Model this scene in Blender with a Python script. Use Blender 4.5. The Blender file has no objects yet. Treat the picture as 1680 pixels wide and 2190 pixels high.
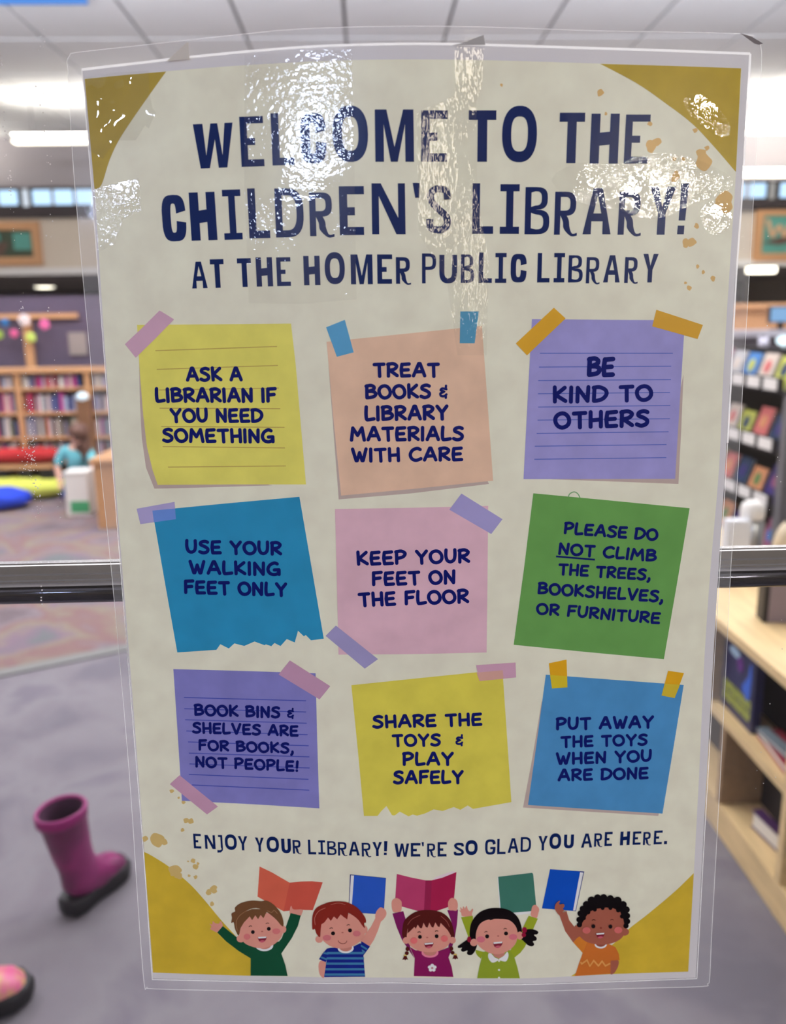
import bpy, bmesh, math, random
from mathutils import Vector, Matrix, noise
from mathutils.geometry import tessellate_polygon
random.seed(7)
S = bpy.context.scene
COL = S.collection

# ------------------------------------------------------------------ camera
F, H, D = 1750.0, 1.30, 0.385
pitch, yaw, roll = math.radians(13.0), math.radians(1.6), math.radians(-0.8)
FW = Vector((math.sin(yaw)*math.cos(pitch), math.cos(yaw)*math.cos(pitch), -math.sin(pitch)))
_r0 = Vector((math.cos(yaw), -math.sin(yaw), 0)); _u0 = _r0.cross(FW)
RT = _r0*math.cos(roll) + _u0*math.sin(roll); UP = -_r0*math.sin(roll) + _u0*math.cos(roll)
CP = Vector((0, -D, H))
cam_d = bpy.data.cameras.new('camera'); cam = bpy.data.objects.new('camera', cam_d); COL.objects.link(cam)
m3 = Matrix((RT, UP, -FW)).transposed()
cam.matrix_world = Matrix.Translation(CP) @ m3.to_4x4()
cam_d.sensor_fit = 'HORIZONTAL'; cam_d.sensor_width = 36.0; cam_d.lens = 36.0*F/1680.0
cam_d.clip_start = 0.01; cam_d.clip_end = 100
cam_d.dof.use_dof = True; cam_d.dof.focus_distance = 0.392; cam_d.dof.aperture_fstop = 10.5
S.camera = cam

# ------------------------------------------------------------------ world, lights, exposure
S.view_settings.view_transform = 'Standard'; S.view_settings.look = 'None'
S.view_settings.exposure = 0.0; S.view_settings.gamma = 1.0; S.view_settings.use_curve_mapping = False
S.cycles.use_denoising = True
S.cycles.transparent_max_bounces = 24; S.cycles.max_bounces = 8; S.cycles.diffuse_bounces = 4
S.cycles.sample_clamp_indirect = 6.0
W = bpy.data.worlds.new('daylight'); S.world = W; W.use_nodes = True
W.node_tree.nodes['Background'].inputs[0].default_value = (0.80, 0.88, 1.0, 1)
W.node_tree.nodes['Background'].inputs[1].default_value = 1.0
def area(name, loc, sx, sy, power, color, rot=(0, 0, 0)):
    l = bpy.data.lights.new(name, 'AREA'); l.shape = 'RECTANGLE'; l.size = sx; l.size_y = sy
    l.energy = power; l.color = color
    o = bpy.data.objects.new(name, l); o.location = loc; o.rotation_euler = rot; COL.objects.link(o); return o
area('hall_fill_light', (-0.6, 3.0, 4.1), 9.0, 2.6, 255, (1.0, 0.96, 0.95))  # broad fill lamps added above the view to light the hall evenly
area('hall_fill_light', (0.0, 5.0, 4.1), 12.0, 1.6, 300, (1.0, 0.96, 0.95))
area('lobby_fill_light', (0.1, -2.4, 2.7), 3.2, 0.9, 22, (1.0, 0.96, 0.90))  # fill lamp added behind the camera to light the poster front

# ------------------------------------------------------------------ pixel -> world helpers
def ray(px, py): return FW + RT*((px-840)/F) + UP*((1095-py)/F)
def PY(px, py, y): d = ray(px, py); return CP + d*((y-CP.y)/d.y)
def PZ(px, py, z): d = ray(px, py); return CP + d*((z-CP.z)/d.z)
def PX(px, py, x): d = ray(px, py); return CP + d*((x-CP.x)/d.x)

# ------------------------------------------------------------------ materials
def s2l(c):
    c = c/255.0
    return c/12.92 if c <= 0.04045 else ((c+0.055)/1.055)**2.4
_m = {}
def mat(name, rgb, rough=0.7, spec=0.3, metal=0.0, var=0.0, scale=8.0, emit=0.0, bump=0.0, bscale=60.0, gain=1.0):
    if name in _m: return _m[name]
    m = bpy.data.materials.new(name); m.use_nodes = True; nt = m.node_tree; b = nt.nodes['Principled BSDF']
    col = [min(0.93, s2l(v)*gain) for v in rgb]
    b.inputs['Base Color'].default_value = (*col, 1); b.inputs['Roughness'].default_value = rough
    b.inputs['Metallic'].default_value = metal; b.inputs['Specular IOR Level'].default_value = spec
    if emit:
        b.inputs['Emission Color'].default_value = (*[s2l(v) for v in rgb], 1); b.inputs['Emission Strength'].default_value = emit
    if var or bump:
        tc = nt.nodes.new('ShaderNodeTexCoord'); n = nt.nodes.new('ShaderNodeTexNoise')
        n.inputs['Scale'].default_value = scale; n.inputs['Detail'].default_value = 5.0
        nt.links.new(tc.outputs['Object'], n.inputs['Vector'])
        if var:
            r = nt.nodes.new('ShaderNodeValToRGB'); e = r.color_ramp.elements
            e[0].position = 0.3; e[1].position = 0.7
            e[0].color = (*[c*(1-var) for c in col], 1); e[1].color = (*[min(0.95, c*(1+var)) for c in col], 1)
            nt.links.new(n.outputs['Fac'], r.inputs['Fac']); nt.links.new(r.outputs['Color'], b.inputs['Base Color'])
        if bump:
            n2 = nt.nodes.new('ShaderNodeTexNoise'); n2.inputs['Scale'].default_value = bscale
            nt.links.new(tc.outputs['Object'], n2.inputs['Vector'])
            bp = nt.nodes.new('ShaderNodeBump'); bp.inputs['Strength'].default_value = bump; bp.inputs['Distance'].default_value = 0.01
            nt.links.new(n2.outputs['Fac'], bp.inputs['Height']); nt.links.new(bp.outputs['Normal'], b.inputs['Normal'])
    _m[name] = m; return m
INKGAIN = 1.76
def ink(rgb, var=0.05):                       # matt printed colour, seen under the gloss of the laminate
    return mat('ink_%d_%d_%d' % rgb, rgb, rough=0.9, spec=0.0, var=var, scale=70.0, gain=INKGAIN)
def wood(name, rgb, scale=3.0, rough=0.45):
    if name in _m: return _m[name]
    m = mat(name, rgb, rough=rough, spec=0.4); nt = m.node_tree; b = nt.nodes['Principled BSDF']
    tc = nt.nodes.new('ShaderNodeTexCoord'); mp = nt.nodes.new('ShaderNodeMapping')
    mp.inputs['Scale'].default_value = (scale*8, scale, scale*8)
    n = nt.nodes.new('ShaderNodeTexNoise'); n.inputs['Scale'].default_value = 2.0; n.inputs['Detail'].default_value = 6
    r = nt.nodes.new('ShaderNodeValToRGB'); c = [s2l(v) for v in rgb]
    r.color_ramp.elements[0].position = 0.35; r.color_ramp.elements[1].position = 0.65
    r.color_ramp.elements[0].color = (*[v*0.88 for v in c], 1); r.color_ramp.elements[1].color = (*[min(.95, v*1.1) for v in c], 1)
    nt.links.new(tc.outputs['Object'], mp.inputs[0]); nt.links.new(mp.outputs[0], n.inputs['Vector'])
    nt.links.new(n.outputs['Fac'], r.inputs['Fac']); nt.links.new(r.outputs['Color'], b.inputs['Base Color'])
    return m
def emis(name, rgb, k):
    m = bpy.data.materials.new(name); m.use_nodes = True; nt = m.node_tree; nt.nodes.clear()
    e = nt.nodes.new('ShaderNodeEmission'); o = nt.nodes.new('ShaderNodeOutputMaterial')
    e.inputs[0].default_value = (*[s2l(v) for v in rgb], 1); e.inputs[1].default_value = k
    nt.links.new(e.outputs[0], o.inputs[0]); return m
def clear(name, tint=(1, 1, 1), ior=1.45, boost=1.0, rough=0.02, milk=0.0, bumps=(), smudge=None):
    """thin clear sheet: see-through, mirrors by Fresnel, optionally a little milky. bumps: (scale, distance, mask scale)"""
    m = bpy.data.materials.new(name); m.use_nodes = True; nt = m.node_tree; nt.nodes.clear(); N = nt.nodes.new; L = nt.links.new
    out = N('ShaderNodeOutputMaterial'); tr = N('ShaderNodeBsdfTransparent'); tr.inputs[0].default_value = (*tint, 1)
    gl = N('ShaderNodeBsdfGlossy'); gl.inputs['Roughness'].default_value = rough
    fr = N('ShaderNodeLayerWeight'); fr.inputs['Blend'].default_value = 0.5; f0 = ((ior-1)/(ior+1))**2
    pw = N('ShaderNodeMath'); pw.operation = 'POWER'; pw.inputs[1].default_value = 5.0; L(fr.outputs['Facing'], pw.inputs[0])
    ma = N('ShaderNodeMath'); ma.operation = 'MULTIPLY_ADD'; ma.inputs[1].default_value = 1-f0; ma.inputs[2].default_value = f0; L(pw.outputs[0], ma.inputs[0])
    mu = N('ShaderNodeMath'); mu.operation = 'MULTIPLY'; mu.inputs[1].default_value = boost; mu.use_clamp = True
    L(ma.outputs[0], mu.inputs[0]); mix = N('ShaderNodeMixShader')
    base = tr.outputs[0]
    if milk:
        df = N('ShaderNodeBsdfTranslucent'); df.inputs[0].default_value = (0.9, 0.9, 0.93, 1)
        d2 = N('ShaderNodeBsdfDiffuse'); d2.inputs[0].default_value = (0.9, 0.9, 0.93, 1)
        a = N('ShaderNodeMixShader'); a.inputs[0].default_value = 0.5; L(df.outputs[0], a.inputs[1]); L(d2.outputs[0], a.inputs[2])
        mk = N('ShaderNodeMixShader'); mk.inputs[0].default_value = milk; L(tr.outputs[0], mk.inputs[1]); L(a.outputs[0], mk.inputs[2])
        base = mk.outputs[0]
    L(mu.outputs[0], mix.inputs[0]); L(base, mix.inputs[1]); L(gl.outputs[0], mix.inputs[2]); L(mix.outputs[0], out.inputs[0])
    nrm = None
    if bumps:
        tc = N('ShaderNodeTexCoord')
        for sc, dist, ms in bumps:
            mp = N('ShaderNodeMapping'); mp.inputs['Scale'].default_value = sc if isinstance(sc, tuple) else (sc, sc, sc)
            L(tc.outputs['Object'], mp.inputs[0])
            n = N('ShaderNodeTexNoise'); n.inputs['Scale'].default_value = 1.0; n.inputs['Detail'].default_value = 2.0
            L(mp.outputs[0], n.inputs['Vector']); h = n.outputs['Fac']
            bp = N('ShaderNodeBump'); bp.inputs['Strength'].default_value = 1.0; bp.inputs['Distance'].default_value = dist
            if ms:
                k = N('ShaderNodeTexNoise'); k.inputs['Scale'].default_value = ms; k.inputs['Detail'].default_value = 1.0
                L(tc.outputs['Object'], k.inputs['Vector'])
                rr = N('ShaderNodeMapRange'); rr.inputs[1].default_value = 0.42; rr.inputs[2].default_value = 0.62; rr.inputs[3].default_value = 0.12
                L(k.outputs['Fac'], rr.inputs[0]); L(rr.outputs[0], bp.inputs['Strength'])
            L(h, bp.inputs['Height'])
            if nrm: L(nrm, bp.inputs['Normal'])
            nrm = bp.outputs['Normal']
        L(nrm, fr.inputs['Normal']); L(nrm, gl.inputs['Normal'])
    return m

# ------------------------------------------------------------------ object helpers
def link(name, me, parent=None, label=None, cat=None, group=None, kind=None):
    o = bpy.data.objects.new(name, me); COL.objects.link(o); o.parent = parent
    if label: o['label'] = label
    if cat: o['category'] = cat
    if group: o['group'] = group
    if kind: o['kind'] = kind
    return o
def thing(name, label, cat, loc=(0, 0, 0), rz=0.0, group=None, kind=None):
    o = link(name, None, None, label, cat, group, kind); o.location = loc; o.rotation_euler = (0, 0, rz); o.empty_display_size = 0.05; return o
class MB:
    def __init__(s): s.bm = bmesh.new(); s.mats = []
    def mi(s, m):
        if m not in s.mats: s.mats.append(m)
        return s.mats.index(m)
    def box(s, x0, x1, y0, y1, z0, z1, m, bev=0.0):
        i = s.mi(m); vs = [s.bm.verts.new((x, y, z)) for x in (x0, x1) for y in (y0, y1) for z in (z0, z1)]
        fs = [s.bm.faces.new([vs[k] for k in q]) for q in ((0, 1, 3, 2), (4, 6, 7, 5), (0, 4, 5, 1), (2, 3, 7, 6), (0, 2, 6, 4), (1, 5, 7, 3))]
        for f in fs: f.material_index = i
        if bev:
            es = list({e for f in fs for e in f.edges})
            r = bmesh.ops.bevel(s.bm, geom=es, offset=bev, segments=2, affect='EDGES', profile=0.6)
            for f in r['faces']: f.material_index = i
        return s
    def loft(s, rings, m, cap=True, smooth=True):
        i = s.mi(m); R = [[s.bm.verts.new(p) for p in r] for r in rings]; n = len(R[0])
        for a, b in zip(R, R[1:]):
            for k in range(n):
                f = s.bm.faces.new((a[k], a[(k+1) % n], b[(k+1) % n], b[k])); f.material_index = i; f.smooth = smooth
        if cap:
            for r in (R[0][::-1], R[-1]):
                f = s.bm.faces.new(r); f.material_index = i
        return s
    def lathe(s, prof, m, seg=24, c=(0, 0)):
        return s.loft([[(c[0]+r*math.cos(2*math.pi*k/seg), c[1]+r*math.sin(2*math.pi*k/seg), z) for k in range(seg)] for r, z in prof], m)
    def blob(s, c, r, m, seg=14, dis=0.0, fr=3.0):
        i = s.mi(m); g = bmesh.ops.create_icosphere(s.bm, subdivisions=3, radius=1.0)
        for v in g['verts']:
            p = v.co.copy(); d = 1+dis*noise.noise(p*fr+Vector(c)*7)
            v.co = Vector((c[0]+p.x*r[0]*d, c[1]+p.y*r[1]*d, c[2]+p.z*r[2]*d))
            for f in v.link_faces: f.material_index = i; f.smooth = True
        return s
    def obj(s, name, parent=None, **k):
        bmesh.ops.recalc_face_normals(s.bm, faces=s.bm.faces)
        me = bpy.data.meshes.new(name); s.bm.to_mesh(me); s.bm.free()
        for m in s.mats: me.materials.append(m)
        return link(name, me, parent, **k)
def quadplane(name, pts, m, parent=None, **k):
    me = bpy.data.meshes.new(name); me.from_pydata([tuple(p) for p in pts], [], [tuple(range(len(pts)))]); me.materials.append(m)
    return link(name, me, parent, **k)

# ================================================================== STRUCTURE
M_ceil = mat('ceiling_white', (242, 243, 246), rough=0.9, var=0.03, scale=1.2)
M_gap = mat('ceiling_joint', (120, 116, 120), rough=0.9)
M_cream = mat('wall_cream', (216, 204, 188), rough=0.8)
M_dark = mat('wall_plum', (74, 64, 82), rough=0.8, var=0.08, scale=2)
M_beam = mat('steel_brown', (42, 34, 38), rough=0.5)
M_grey = mat('fascia_grey', (178, 172, 176), rough=0.7)
M_maple = wood('maple', (222, 194, 146)); M_oak = wood('oak', (198, 150, 108)); M_oakd = wood('oak_dark', (120, 84, 58))
M_white = mat('white_paint', (235, 233, 232), rough=0.5)
M_black = mat('black_metal', (26, 25, 30), rough=0.45)
M_steel = mat('brushed_steel', (170, 170, 172), rough=0.28, metal=1.0)
M_sky = emis('window_daylight', (188, 222, 255), 1.6)

def carpet(name, cols, scale, rough=1.0, fine=400):
    m = bpy.data.materials.new(name); m.use_nodes = True; nt = m.node_tree; b = nt.nodes['Principled BSDF']; N = nt.nodes.new; L = nt.links.new
    b.inputs['Roughness'].default_value = rough; b.inputs['Specular IOR Level'].default_value = 0.05
    tc = N('ShaderNodeTexCoord'); n = N('ShaderNodeTexNoise'); n.inputs['Scale'].default_value = scale; n.inputs['Detail'].default_value = 4
    n.inputs['Distortion'].default_value = 0.4; L(tc.outputs['Object'], n.inputs['Vector'])
    r = N('ShaderNodeValToRGB'); el = r.color_ramp.elements
    while len(el) < len(cols): el.new(0.5)
    for i, c in enumerate(cols):
        el[i].position = 0.34+0.34*i/(len(cols)-1); el[i].color = (*[s2l(v) for v in c], 1)
    L(n.outputs['Fac'], r.inputs['Fac'])
    n2 = N('ShaderNodeTexNoise'); n2.inputs['Scale'].default_value = fine; L(tc.outputs['Object'], n2.inputs['Vector'])
    bp = N('ShaderNodeBump'); bp.inputs['Strength'].default_value = 0.5; bp.inputs['Distance'].default_value = 0.003
    L(n2.outputs['Fac'], bp.inputs['Height']); L(bp.outputs['Normal'], b.inputs['Normal']); L(r.outputs['Color'], b.inputs['Base Color'])
    return m
M_carpet = carpet('grey_carpet', [(104, 100, 108), (116, 111, 118), (122, 118, 124), (108, 103, 112)], 3.5)
M_carpet2 = carpet('patch_carpet', [(96, 100, 102), (114, 98, 110), (122, 112, 102), (116, 92, 92), (118, 108, 114), (96, 86, 90)], 2.6)

MB().box(-9, 9, -3.6, 20, -0.1, 0, M_carpet).obj('floor', kind='structure')
e0 = PZ(0, 1435, 0); e1 = PZ(245, 1385, 0); ed = (e1-e0).normalized(); en = Vector((-ed.y, ed.x, 0))
a0 = e0-ed*6; a1 = e0+ed*9
def slab(name, pts, z0, z1, m, **k):
    b = MB(); b.loft([[(p[0], p[1], z0) for p in pts], [(p[0], p[1], z1) for p in pts]], m, smooth=False); return b.obj(name, **k)
slab('patterned_carpet', [a0, a1, (a1.x, 13.4), (-8.9, 13.4), (-8.9, a0.y)], 0.0, 0.004, M_carpet2, kind='structure')
slab('trim_1', [a0-en*0.07, a1-en*0.07, a1, a0], 0.0, 0.007, mat('trim_rubber', (112, 112, 112), rough=0.7), kind='structure')

# hall walls
MB().box(-9.1, -9, 0.1, 20, 0, 4.3, M_cream).obj('wall_left', kind='structure')
MB().box(9, 9.1, 0.1, 20, 0, 4.3, M_cream).obj('wall_right', kind='structure')
wf = MB().box(-9, 9, 19.6, 19.7, 0, 2.2, M_dark).obj('wall_far', kind='structure')
# upper bulkhead over the alcove, clerestory windows above it
Y1 = 13.5
wb = MB()
wb.box(-9, 9, Y1, Y1+0.2, 2.24, 3.02, M_cream); wb.box(-9, 9, Y1, Y1+0.2, 3.46, 4.2, M_grey)
wb.obj('wall_bulkhead', kind='structure')
MB().box(-9, 9, Y1-0.06, Y1+0.22, 3.0, 3.17, M_beam).obj('trim_2', kind='structure')
MB().box(-9, 9, Y1-0.05, Y1+0.2, 2.13, 2.24, M_white).obj('trim_3', kind='structure')
MB().box(-9, 9, Y1, 19.6, 2.13, 2.2, M_grey).obj('ceiling_alcove', kind='structure')
x = -8.9; k = 0
while x < 8.8:
    w = thing('window_%d' % (k+1), None, None, (x, Y1, 3.17), kind='structure')
    MB().box(0.0, 1.06, 0.0, 0.12, 0.0, 0.03, M_beam).box(0, 1.06, 0, 0.12, 0.26, 0.3, M_beam).box(0, 0.03, 0, .12, .03, .26, M_beam).box(1.03, 1.06, 0, .12, .03, .26, M_beam).obj('window_frame', w)
    for j in range(3):
        x0 = 0.03+j*0.34
        MB().box(x0+0.012, x0+0.315, 0.06, 0.07, 0.03, 0.26, M_sky).obj('pane', w)
        if j: MB().box(x0-0.02, x0+0.012, 0.0, 0.12, 0.03, 0.26, M_grey).obj('mullion', w)
    x += 1.2; k += 1
# ceiling of separate panels
cl = thing('ceiling', None, None, (0, 0, 4.2), kind='structure')
MB().box(-9, 9, 0.1, Y1+0.2, 0.03, 0.08, M_gap).obj('ceiling_backing', cl)
pm = MB().box(0, 1.0, 0, 1.18, -0.005, 0.03, M_ceil, bev=0.004).obj('ceiling_panel', cl)
px0 = -3.26-1.035*6
for i in range(17):
    for j in range(11):
        o = pm if (i, j) == (0, 0) else link('ceiling_panel', pm.data, cl)
        o.location = (px0+i*1.035+0.015, 9.02-1.22*7+j*1.22+0.015, 0)
# skylight slot and its sky
sk = PZ(0, 8, 4.18); sk2 = PZ(185, 2, 4.18)
MB().box(sk.x-1.2, sk2.x, sk.y-0.9, sk.y-0.02, 4.165, 4.19, emis('skylight_daylight', (90, 150, 235), 1.1)).obj('skylight', kind='structure')

# ---- linear pendants
M_tube = emis('lamp_tube', (255, 246, 225), 5.5)
M_tubeup = emis('lamp_tube_up', (255, 248, 235), 34.0)
M_tubefill = emis('fill_tube_up', (240, 244, 255), 290.0)  # much stronger tube for the added row out of view
def pendant(x0, x1, y, z, label):
    t = thing('pendant_light', label, 'lamp', (x0, y, z), group='linear pendants under the hall ceiling')
    L = x1-x0
    MB().box(0, L, -0.09, 0.09, 0.0, 0.05, M_white, bev=0.01).obj('housing', t)
    MB().box(0.05, L-0.05, -0.07, 0.07, 0.052, 0.060, M_tubefill if y < 6 else M_tubeup).obj('upward_tube', t)
    MB().box(0.05, L-0.05, -0.07, 0.07, -0.035, -0.002, M_tube).obj('diffuser', t)
    for cx in (0.3, L-0.3):
        MB().box(cx-0.006, cx+0.006, -0.006, 0.006, 0.05, 4.17-z, M_steel).obj('suspension_rod', t)
pa = PY(22, 300, 11.2); pb_ = PY(1618, 278, 11.2)
pendant(pa.x, -0.9, 11.2, pa.z, 'linear pendant light at upper left of the hall')
pendant(0.6, 6.6, 11.2, pb_.z, 'linear pendant light at upper right of the hall')
pendant(-6.5, -0.6, 5.2, 3.35, 'added left fill pendant, unseen above the picture top')  # unseen row added to brighten the visible ceiling
pendant(0.4, 6.5, 5.2, 3.35, 'added right fill pendant, unseen above the picture top')
pc = PY(1640, 372, 12.8)
pendant(-8.3, -5.75, 12.8, pc.z, 'farther linear pendant at the hall left end')
pendant(3.4, 8.0, 12.8, pc.z, 'farther linear pendant right of the poster')
# alcove downlights
for (px, py, lb) in ((95, 612, 'larger bright recessed downlight in the alcove ceiling'), (28, 622, 'smaller farther recessed downlight in the alcove ceiling')):
    p = PZ(px, py, 2.125); t = thing('recessed_downlight', lb, 'lamp', (p.x, min(p.y, 17.5), 2.105), group='alcove downlights')
    MB().lathe([(0.2, 0.0), (0.24, 0.0), (0.24, 0.02), (0.2, 0.02)], M_white).obj('trim_ring', t)
    MB().lathe([(0.001, -0.02), (0.12, -0.015), (0.2, 0.0), (0.2, 0.015)], M_tube).obj('lens', t)
p0 = PY(1598, 594, 13.0); p1 = PY(1655, 572, 13.0)
t = thing('ceiling_tube_light', 'bright tube light below the alcove edge at right', 'lamp', (p0.x, 13.0, 2.0))
MB().box(0, p1.x-p0.x, -.08, .08, 0, .09, M_tube).obj('tube', t); MB().box(-.02, p1.x-p0.x+.02, -.1, .1, .09, .13, M_white).obj('housing', t)

# ---- framed pictures on the bulkhead
def picture(xa, xb, za, zb, label, art):
    t = thing('framed_picture', label, 'picture', (xa, Y1-0.03, za)); w, h = xb-xa, zb-za; f = 0.13
    MB().box(0, w, -.03, .03, 0, f, M_oak).box(0, w, -.03, .03, h-f, h, M_oak).box(0, f, -.03, .03, f, h-f, M_oak).box(w-f, w, -.03, .03, f, h-f, M_oak).obj('frame', t)
    for a in art(w, h, f): quadplane(a[0], a[1], a[2], t)
mg = mat('art_green', (52, 66, 50)); mt = mat('art_teal', (84, 150, 140)); mb_ = mat('art_brown', (86, 66, 58)); ml = mat('art_letter', (206, 168, 134)); mw = mat('art_pale', (180, 178, 168))
def artL(w, h, f):
    q = lambda a, b, c, d, e: [(a, e, c), (b, e, c), (b, e, d), (a, e, d)]
    return [('canvas', q(f, w-f, f, h-f, -0.005), mg), ('canvas_paint', q(w-f-.85, w-f-.5, h-f-.2, h-f-.05, -0.012), mt), ('canvas_paint', q(w-f-.3, w-f-.02, h-f-.3, h-f-.04, -0.012), mt),
            ('canvas_paint', [(w-1.1, -0.012, .2), (w-.6, -0.012, .16), (w-.5, -0.012, .35), (w-.9, -0.012, .4)], mb_)]
def artR(w, h, f):
    r = [('canvas', [(f, -.005, f), (w-f, -.005, f), (w-f, -.005, h-f), (f, -.005, h-f)], mt)]
    r.append(('canvas_paint', [(f, -.012, .3), (f+1.2, -.012, .62), (f+1.2, -.012, .5), (f+.3, -.012, .26)], mb_))
    r.append(('canvas_paint', [(f+.4, -.012, .16), (f+1.2, -.012, .16), (f+1.2, -.012, .42), (f+.7, -.012, .36)], mw))
    z1, z0 = h-f-.06, h-f-.34; x = f+.06                                   # the letter W
    for i, (a, b, c, d) in enumerate(((0, .1, 1, 0), (.1, .2, 0, .7), (.2, .3, .7, 0), (.3, .4, 0, 1))):
        za, zb = (z0+(z1-z0)*c), (z0+(z1-z0)*d)
        r.append(('letter_stroke', [(x+a-.03, -.02-i*.001, za), (x+a+.04, -.02-i*.001, za), (x+b+.04, -.02-i*.001, zb), (x+b-.03, -.02-i*.001, zb)], ml))
    return r
pL = PY(85, 480, Y1); picture(pL.x-2.0, pL.x, 2.28, 2.95, 'wood framed dark green picture high on the cream wall', artL)
pR = PY(1615, 445, Y1); picture(pR.x, pR.x+2.0, 2.2, 3.05, 'wood framed teal picture lettered W high on the wall', artR)

# ================================================================== LEFT: bookcase, partition, cushions, child
yb = 6.3; bx0, bx1 = -3.95, -1.75
bc = thing('bookcase', 'low maple bookcase with four rows of picture books', 'bookcase', (bx0, yb, 0))
Wd = bx1-bx0
MB().box(0, Wd, .27, .29, 0, .95, M_oakd).obj('back_panel', bc)
zs = [0.06, 0.245, 0.44, 0.64, 0.835]
MB().box(-.02, Wd+.02, -.02, .3, .95, .985, M_oak, bev=.004).obj('top', bc)
for z in zs: MB().box(0, Wd, 0, .27, z-.022, z, M_oak).obj('shelf', bc)
post = [0, PY(40, 850, yb).x-bx0, PY(185, 860, yb).x-bx0+0.02, Wd]
cols_x = []
for xx in post: MB().box(xx-.02, xx+.02, -.006, .27, 0, .95, M_oak).obj('upright', bc)
bookcols = [(214, 206, 210), (178, 172, 196), (168, 178, 204), (226, 206, 204), (150, 42, 84), (196, 60, 100), (96, 104, 150), (120, 128, 146), (206, 196, 180), (92, 98, 78), (188, 60, 140), (232, 226, 222), (88, 62, 60), (60, 70, 120), (200, 120, 100)]
bnames = ['pale pink', 'lilac', 'light blue', 'blush', 'crimson', 'bright red', 'violet blue', 'slate blue', 'sand', 'moss green', 'magenta', 'white', 'brown', 'navy', 'orange']
bmats = [mat('book_%d' % i, c, rough=0.5) for i, c in enumerate(bookcols)]
M_page = mat('page_white', (226, 222, 214), rough=0.9)
rows = [(zs[3], zs[4]-.022, 'second row'), (zs[2], zs[3]-.022, 'third row'), (zs[1], zs[2]-.022, 'lowest stocked row'), (zs[4], .95, 'top row')]
for z0, z1, rn in rows:
    for a, b, bayn in zip(post, post[1:], ('left', 'middle', 'right')):
        x = max(a+.03, PY(-60, 850, yb).x-bx0); first = True
        while x < b-.06:
            w = random.uniform(.012, .034); h = min((z1-z0)*random.uniform(.66, .92), .2); c = random.choice(bmats)
            if not (random.random() < .07):
                t = thing('picture_book', '%s %s picture book, %s of the %s bookcase bay' % ('thick' if w > .026 else 'slim' if w < .019 else 'mid width', bnames[bmats.index(c)], rn, bayn), 'book', (bx0+x, yb+.02, z0), group='picture books, bookcase %s' % rn)
                MB().box(0, w, 0, .005, 0, h, c).box(0, .0025, 0, .18, 0, h, c).box(w-.0025, w, 0, .18, 0, h, c).obj('cover', t)
                MB().box(.003, w-.003, .006, .175, .004, h-.004, M_page).obj('page_block', t)
            x += w+.002
same = {}
for o in list(COL.objects):
    if o.get('category') == 'book' and str(o.get('group', '')).startswith('picture books'): same.setdefault(o['label'], []).append(o)
for lb, os_ in same.items():
    if len(os_) > 1:
        os_.sort(key=lambda o: o.location.x); n = len(os_)
        for i, o in enumerate(os_): o['label'] = lb+(', left one', ', right one')[i] if n == 2 else lb+', '+(('first', 'second', 'third', 'fourth', 'fifth', 'sixth')[i])+' from left'
# pinboard partition with timber frame
pt = thing('pinboard_partition', 'plum pinboard partition with timber frame above the bookcase', 'partition', (-3.95, 6.85, 0))
MB().box(0, 2.3, 0, .04, 0, 1.56, M_dark).obj('board', pt)
zr = PY(60, 676, 6.8).z; xr = PY(55, 700, 6.8).x+3.95
MB().box(0, 1.5, -.03, 0, zr-.02, zr+.02, M_oak).obj('rail', pt)
MB().box(xr-.035, xr+.035, -.035, 0, 0, zr+.02, M_oak).obj('post', pt)
MB().box(1.4, 1.55, -.012, 0, 1.07, 1.26, mat('notice_grey', (140, 130, 128))).obj('notice', pt)
for px, py, c, r, lb in ((52, 685, (238, 224, 228), 13, 'white'), (95, 694, (226, 110, 170), 11, 'bright pink'), (30, 713, (214, 96, 150), 9, 'smaller pink'), (66, 722, (196, 220, 110), 11, 'lime green'), (11, 690, (40, 110, 170), 9, 'blue'), (-3, 716, (150, 180, 70), 10, 'olive green')):
    p = PY(px, py, 6.77); t = thing('paper_flower', '%s paper flower pinned on the plum partition' % lb, 'decoration', p, group='paper flowers on the partition')
    r = r*6.9/F; m = mat('flower_'+lb.replace(' ', '_'), c)
    for k in range(5):
        a = k*2*math.pi/5+px; MB().blob((r*.55*math.cos(a), 0, r*.55*math.sin(a)), (r*.5, .012, r*.5), m).obj('petal', t)
    MB().blob((0, -.012, 0), (r*.3, .012, r*.3), m).obj('flower_centre', t)
def cushion(name, c, r, col, label):
    t = thing(name, label, 'cushion', (c[0], c[1], c[2])); m = mat('cloth_'+name+str(col[0]), col, rough=.8)
    b = MB(); i = b.mi(m); n = 28; R = []
    for j in range(13):
        ph = -math.pi/2+math.pi*j/12; cz = math.sin(ph); cr = max(.02, abs(math.cos(ph)))**.6
        R.append([(r[0]*cr*math.copysign(abs(math.cos(a))**.75, math.cos(a))*(1+.05*math.sin(3*a)), r[1]*cr*math.copysign(abs(math.sin(a))**.75, math.sin(a)),
                   r[2]*(1+math.copysign(abs(cz)**.8, cz))*(1+.06*math.sin(5*a+j))) for a in [2*math.pi*k/n for k in range(n)]])
    b.loft(R, m).obj('cover', t); MB().loft([[(p[0]*1.004, p[1]*1.004, p[2]+dz) for p in R[6]] for dz in (-.006, 0.0, .006)], m, cap=False).obj('seam', t)
    return t
q = PZ(60, 1062, 0); cushion('floor_cushion', (q.x-.05, 6.02, .005), (.42, .2, .075), (198, 204, 92), 'large lime green floor cushion before the bookcase')
q = PZ(20, 1090, 0); cushion('floor_cushion', (q.x-.2, 5.6, .005), (.34, .17, .075), (28, 62, 190), 'royal blue floor cushion before the lime one')
bn = thing('low_bench', 'low bench with dark legs under the red cushion', 'bench', (-3.2, 6.24, 0))
MB().box(0, .72, -.25, .0, .23, .262, M_oak).obj('seat', bn)
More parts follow.
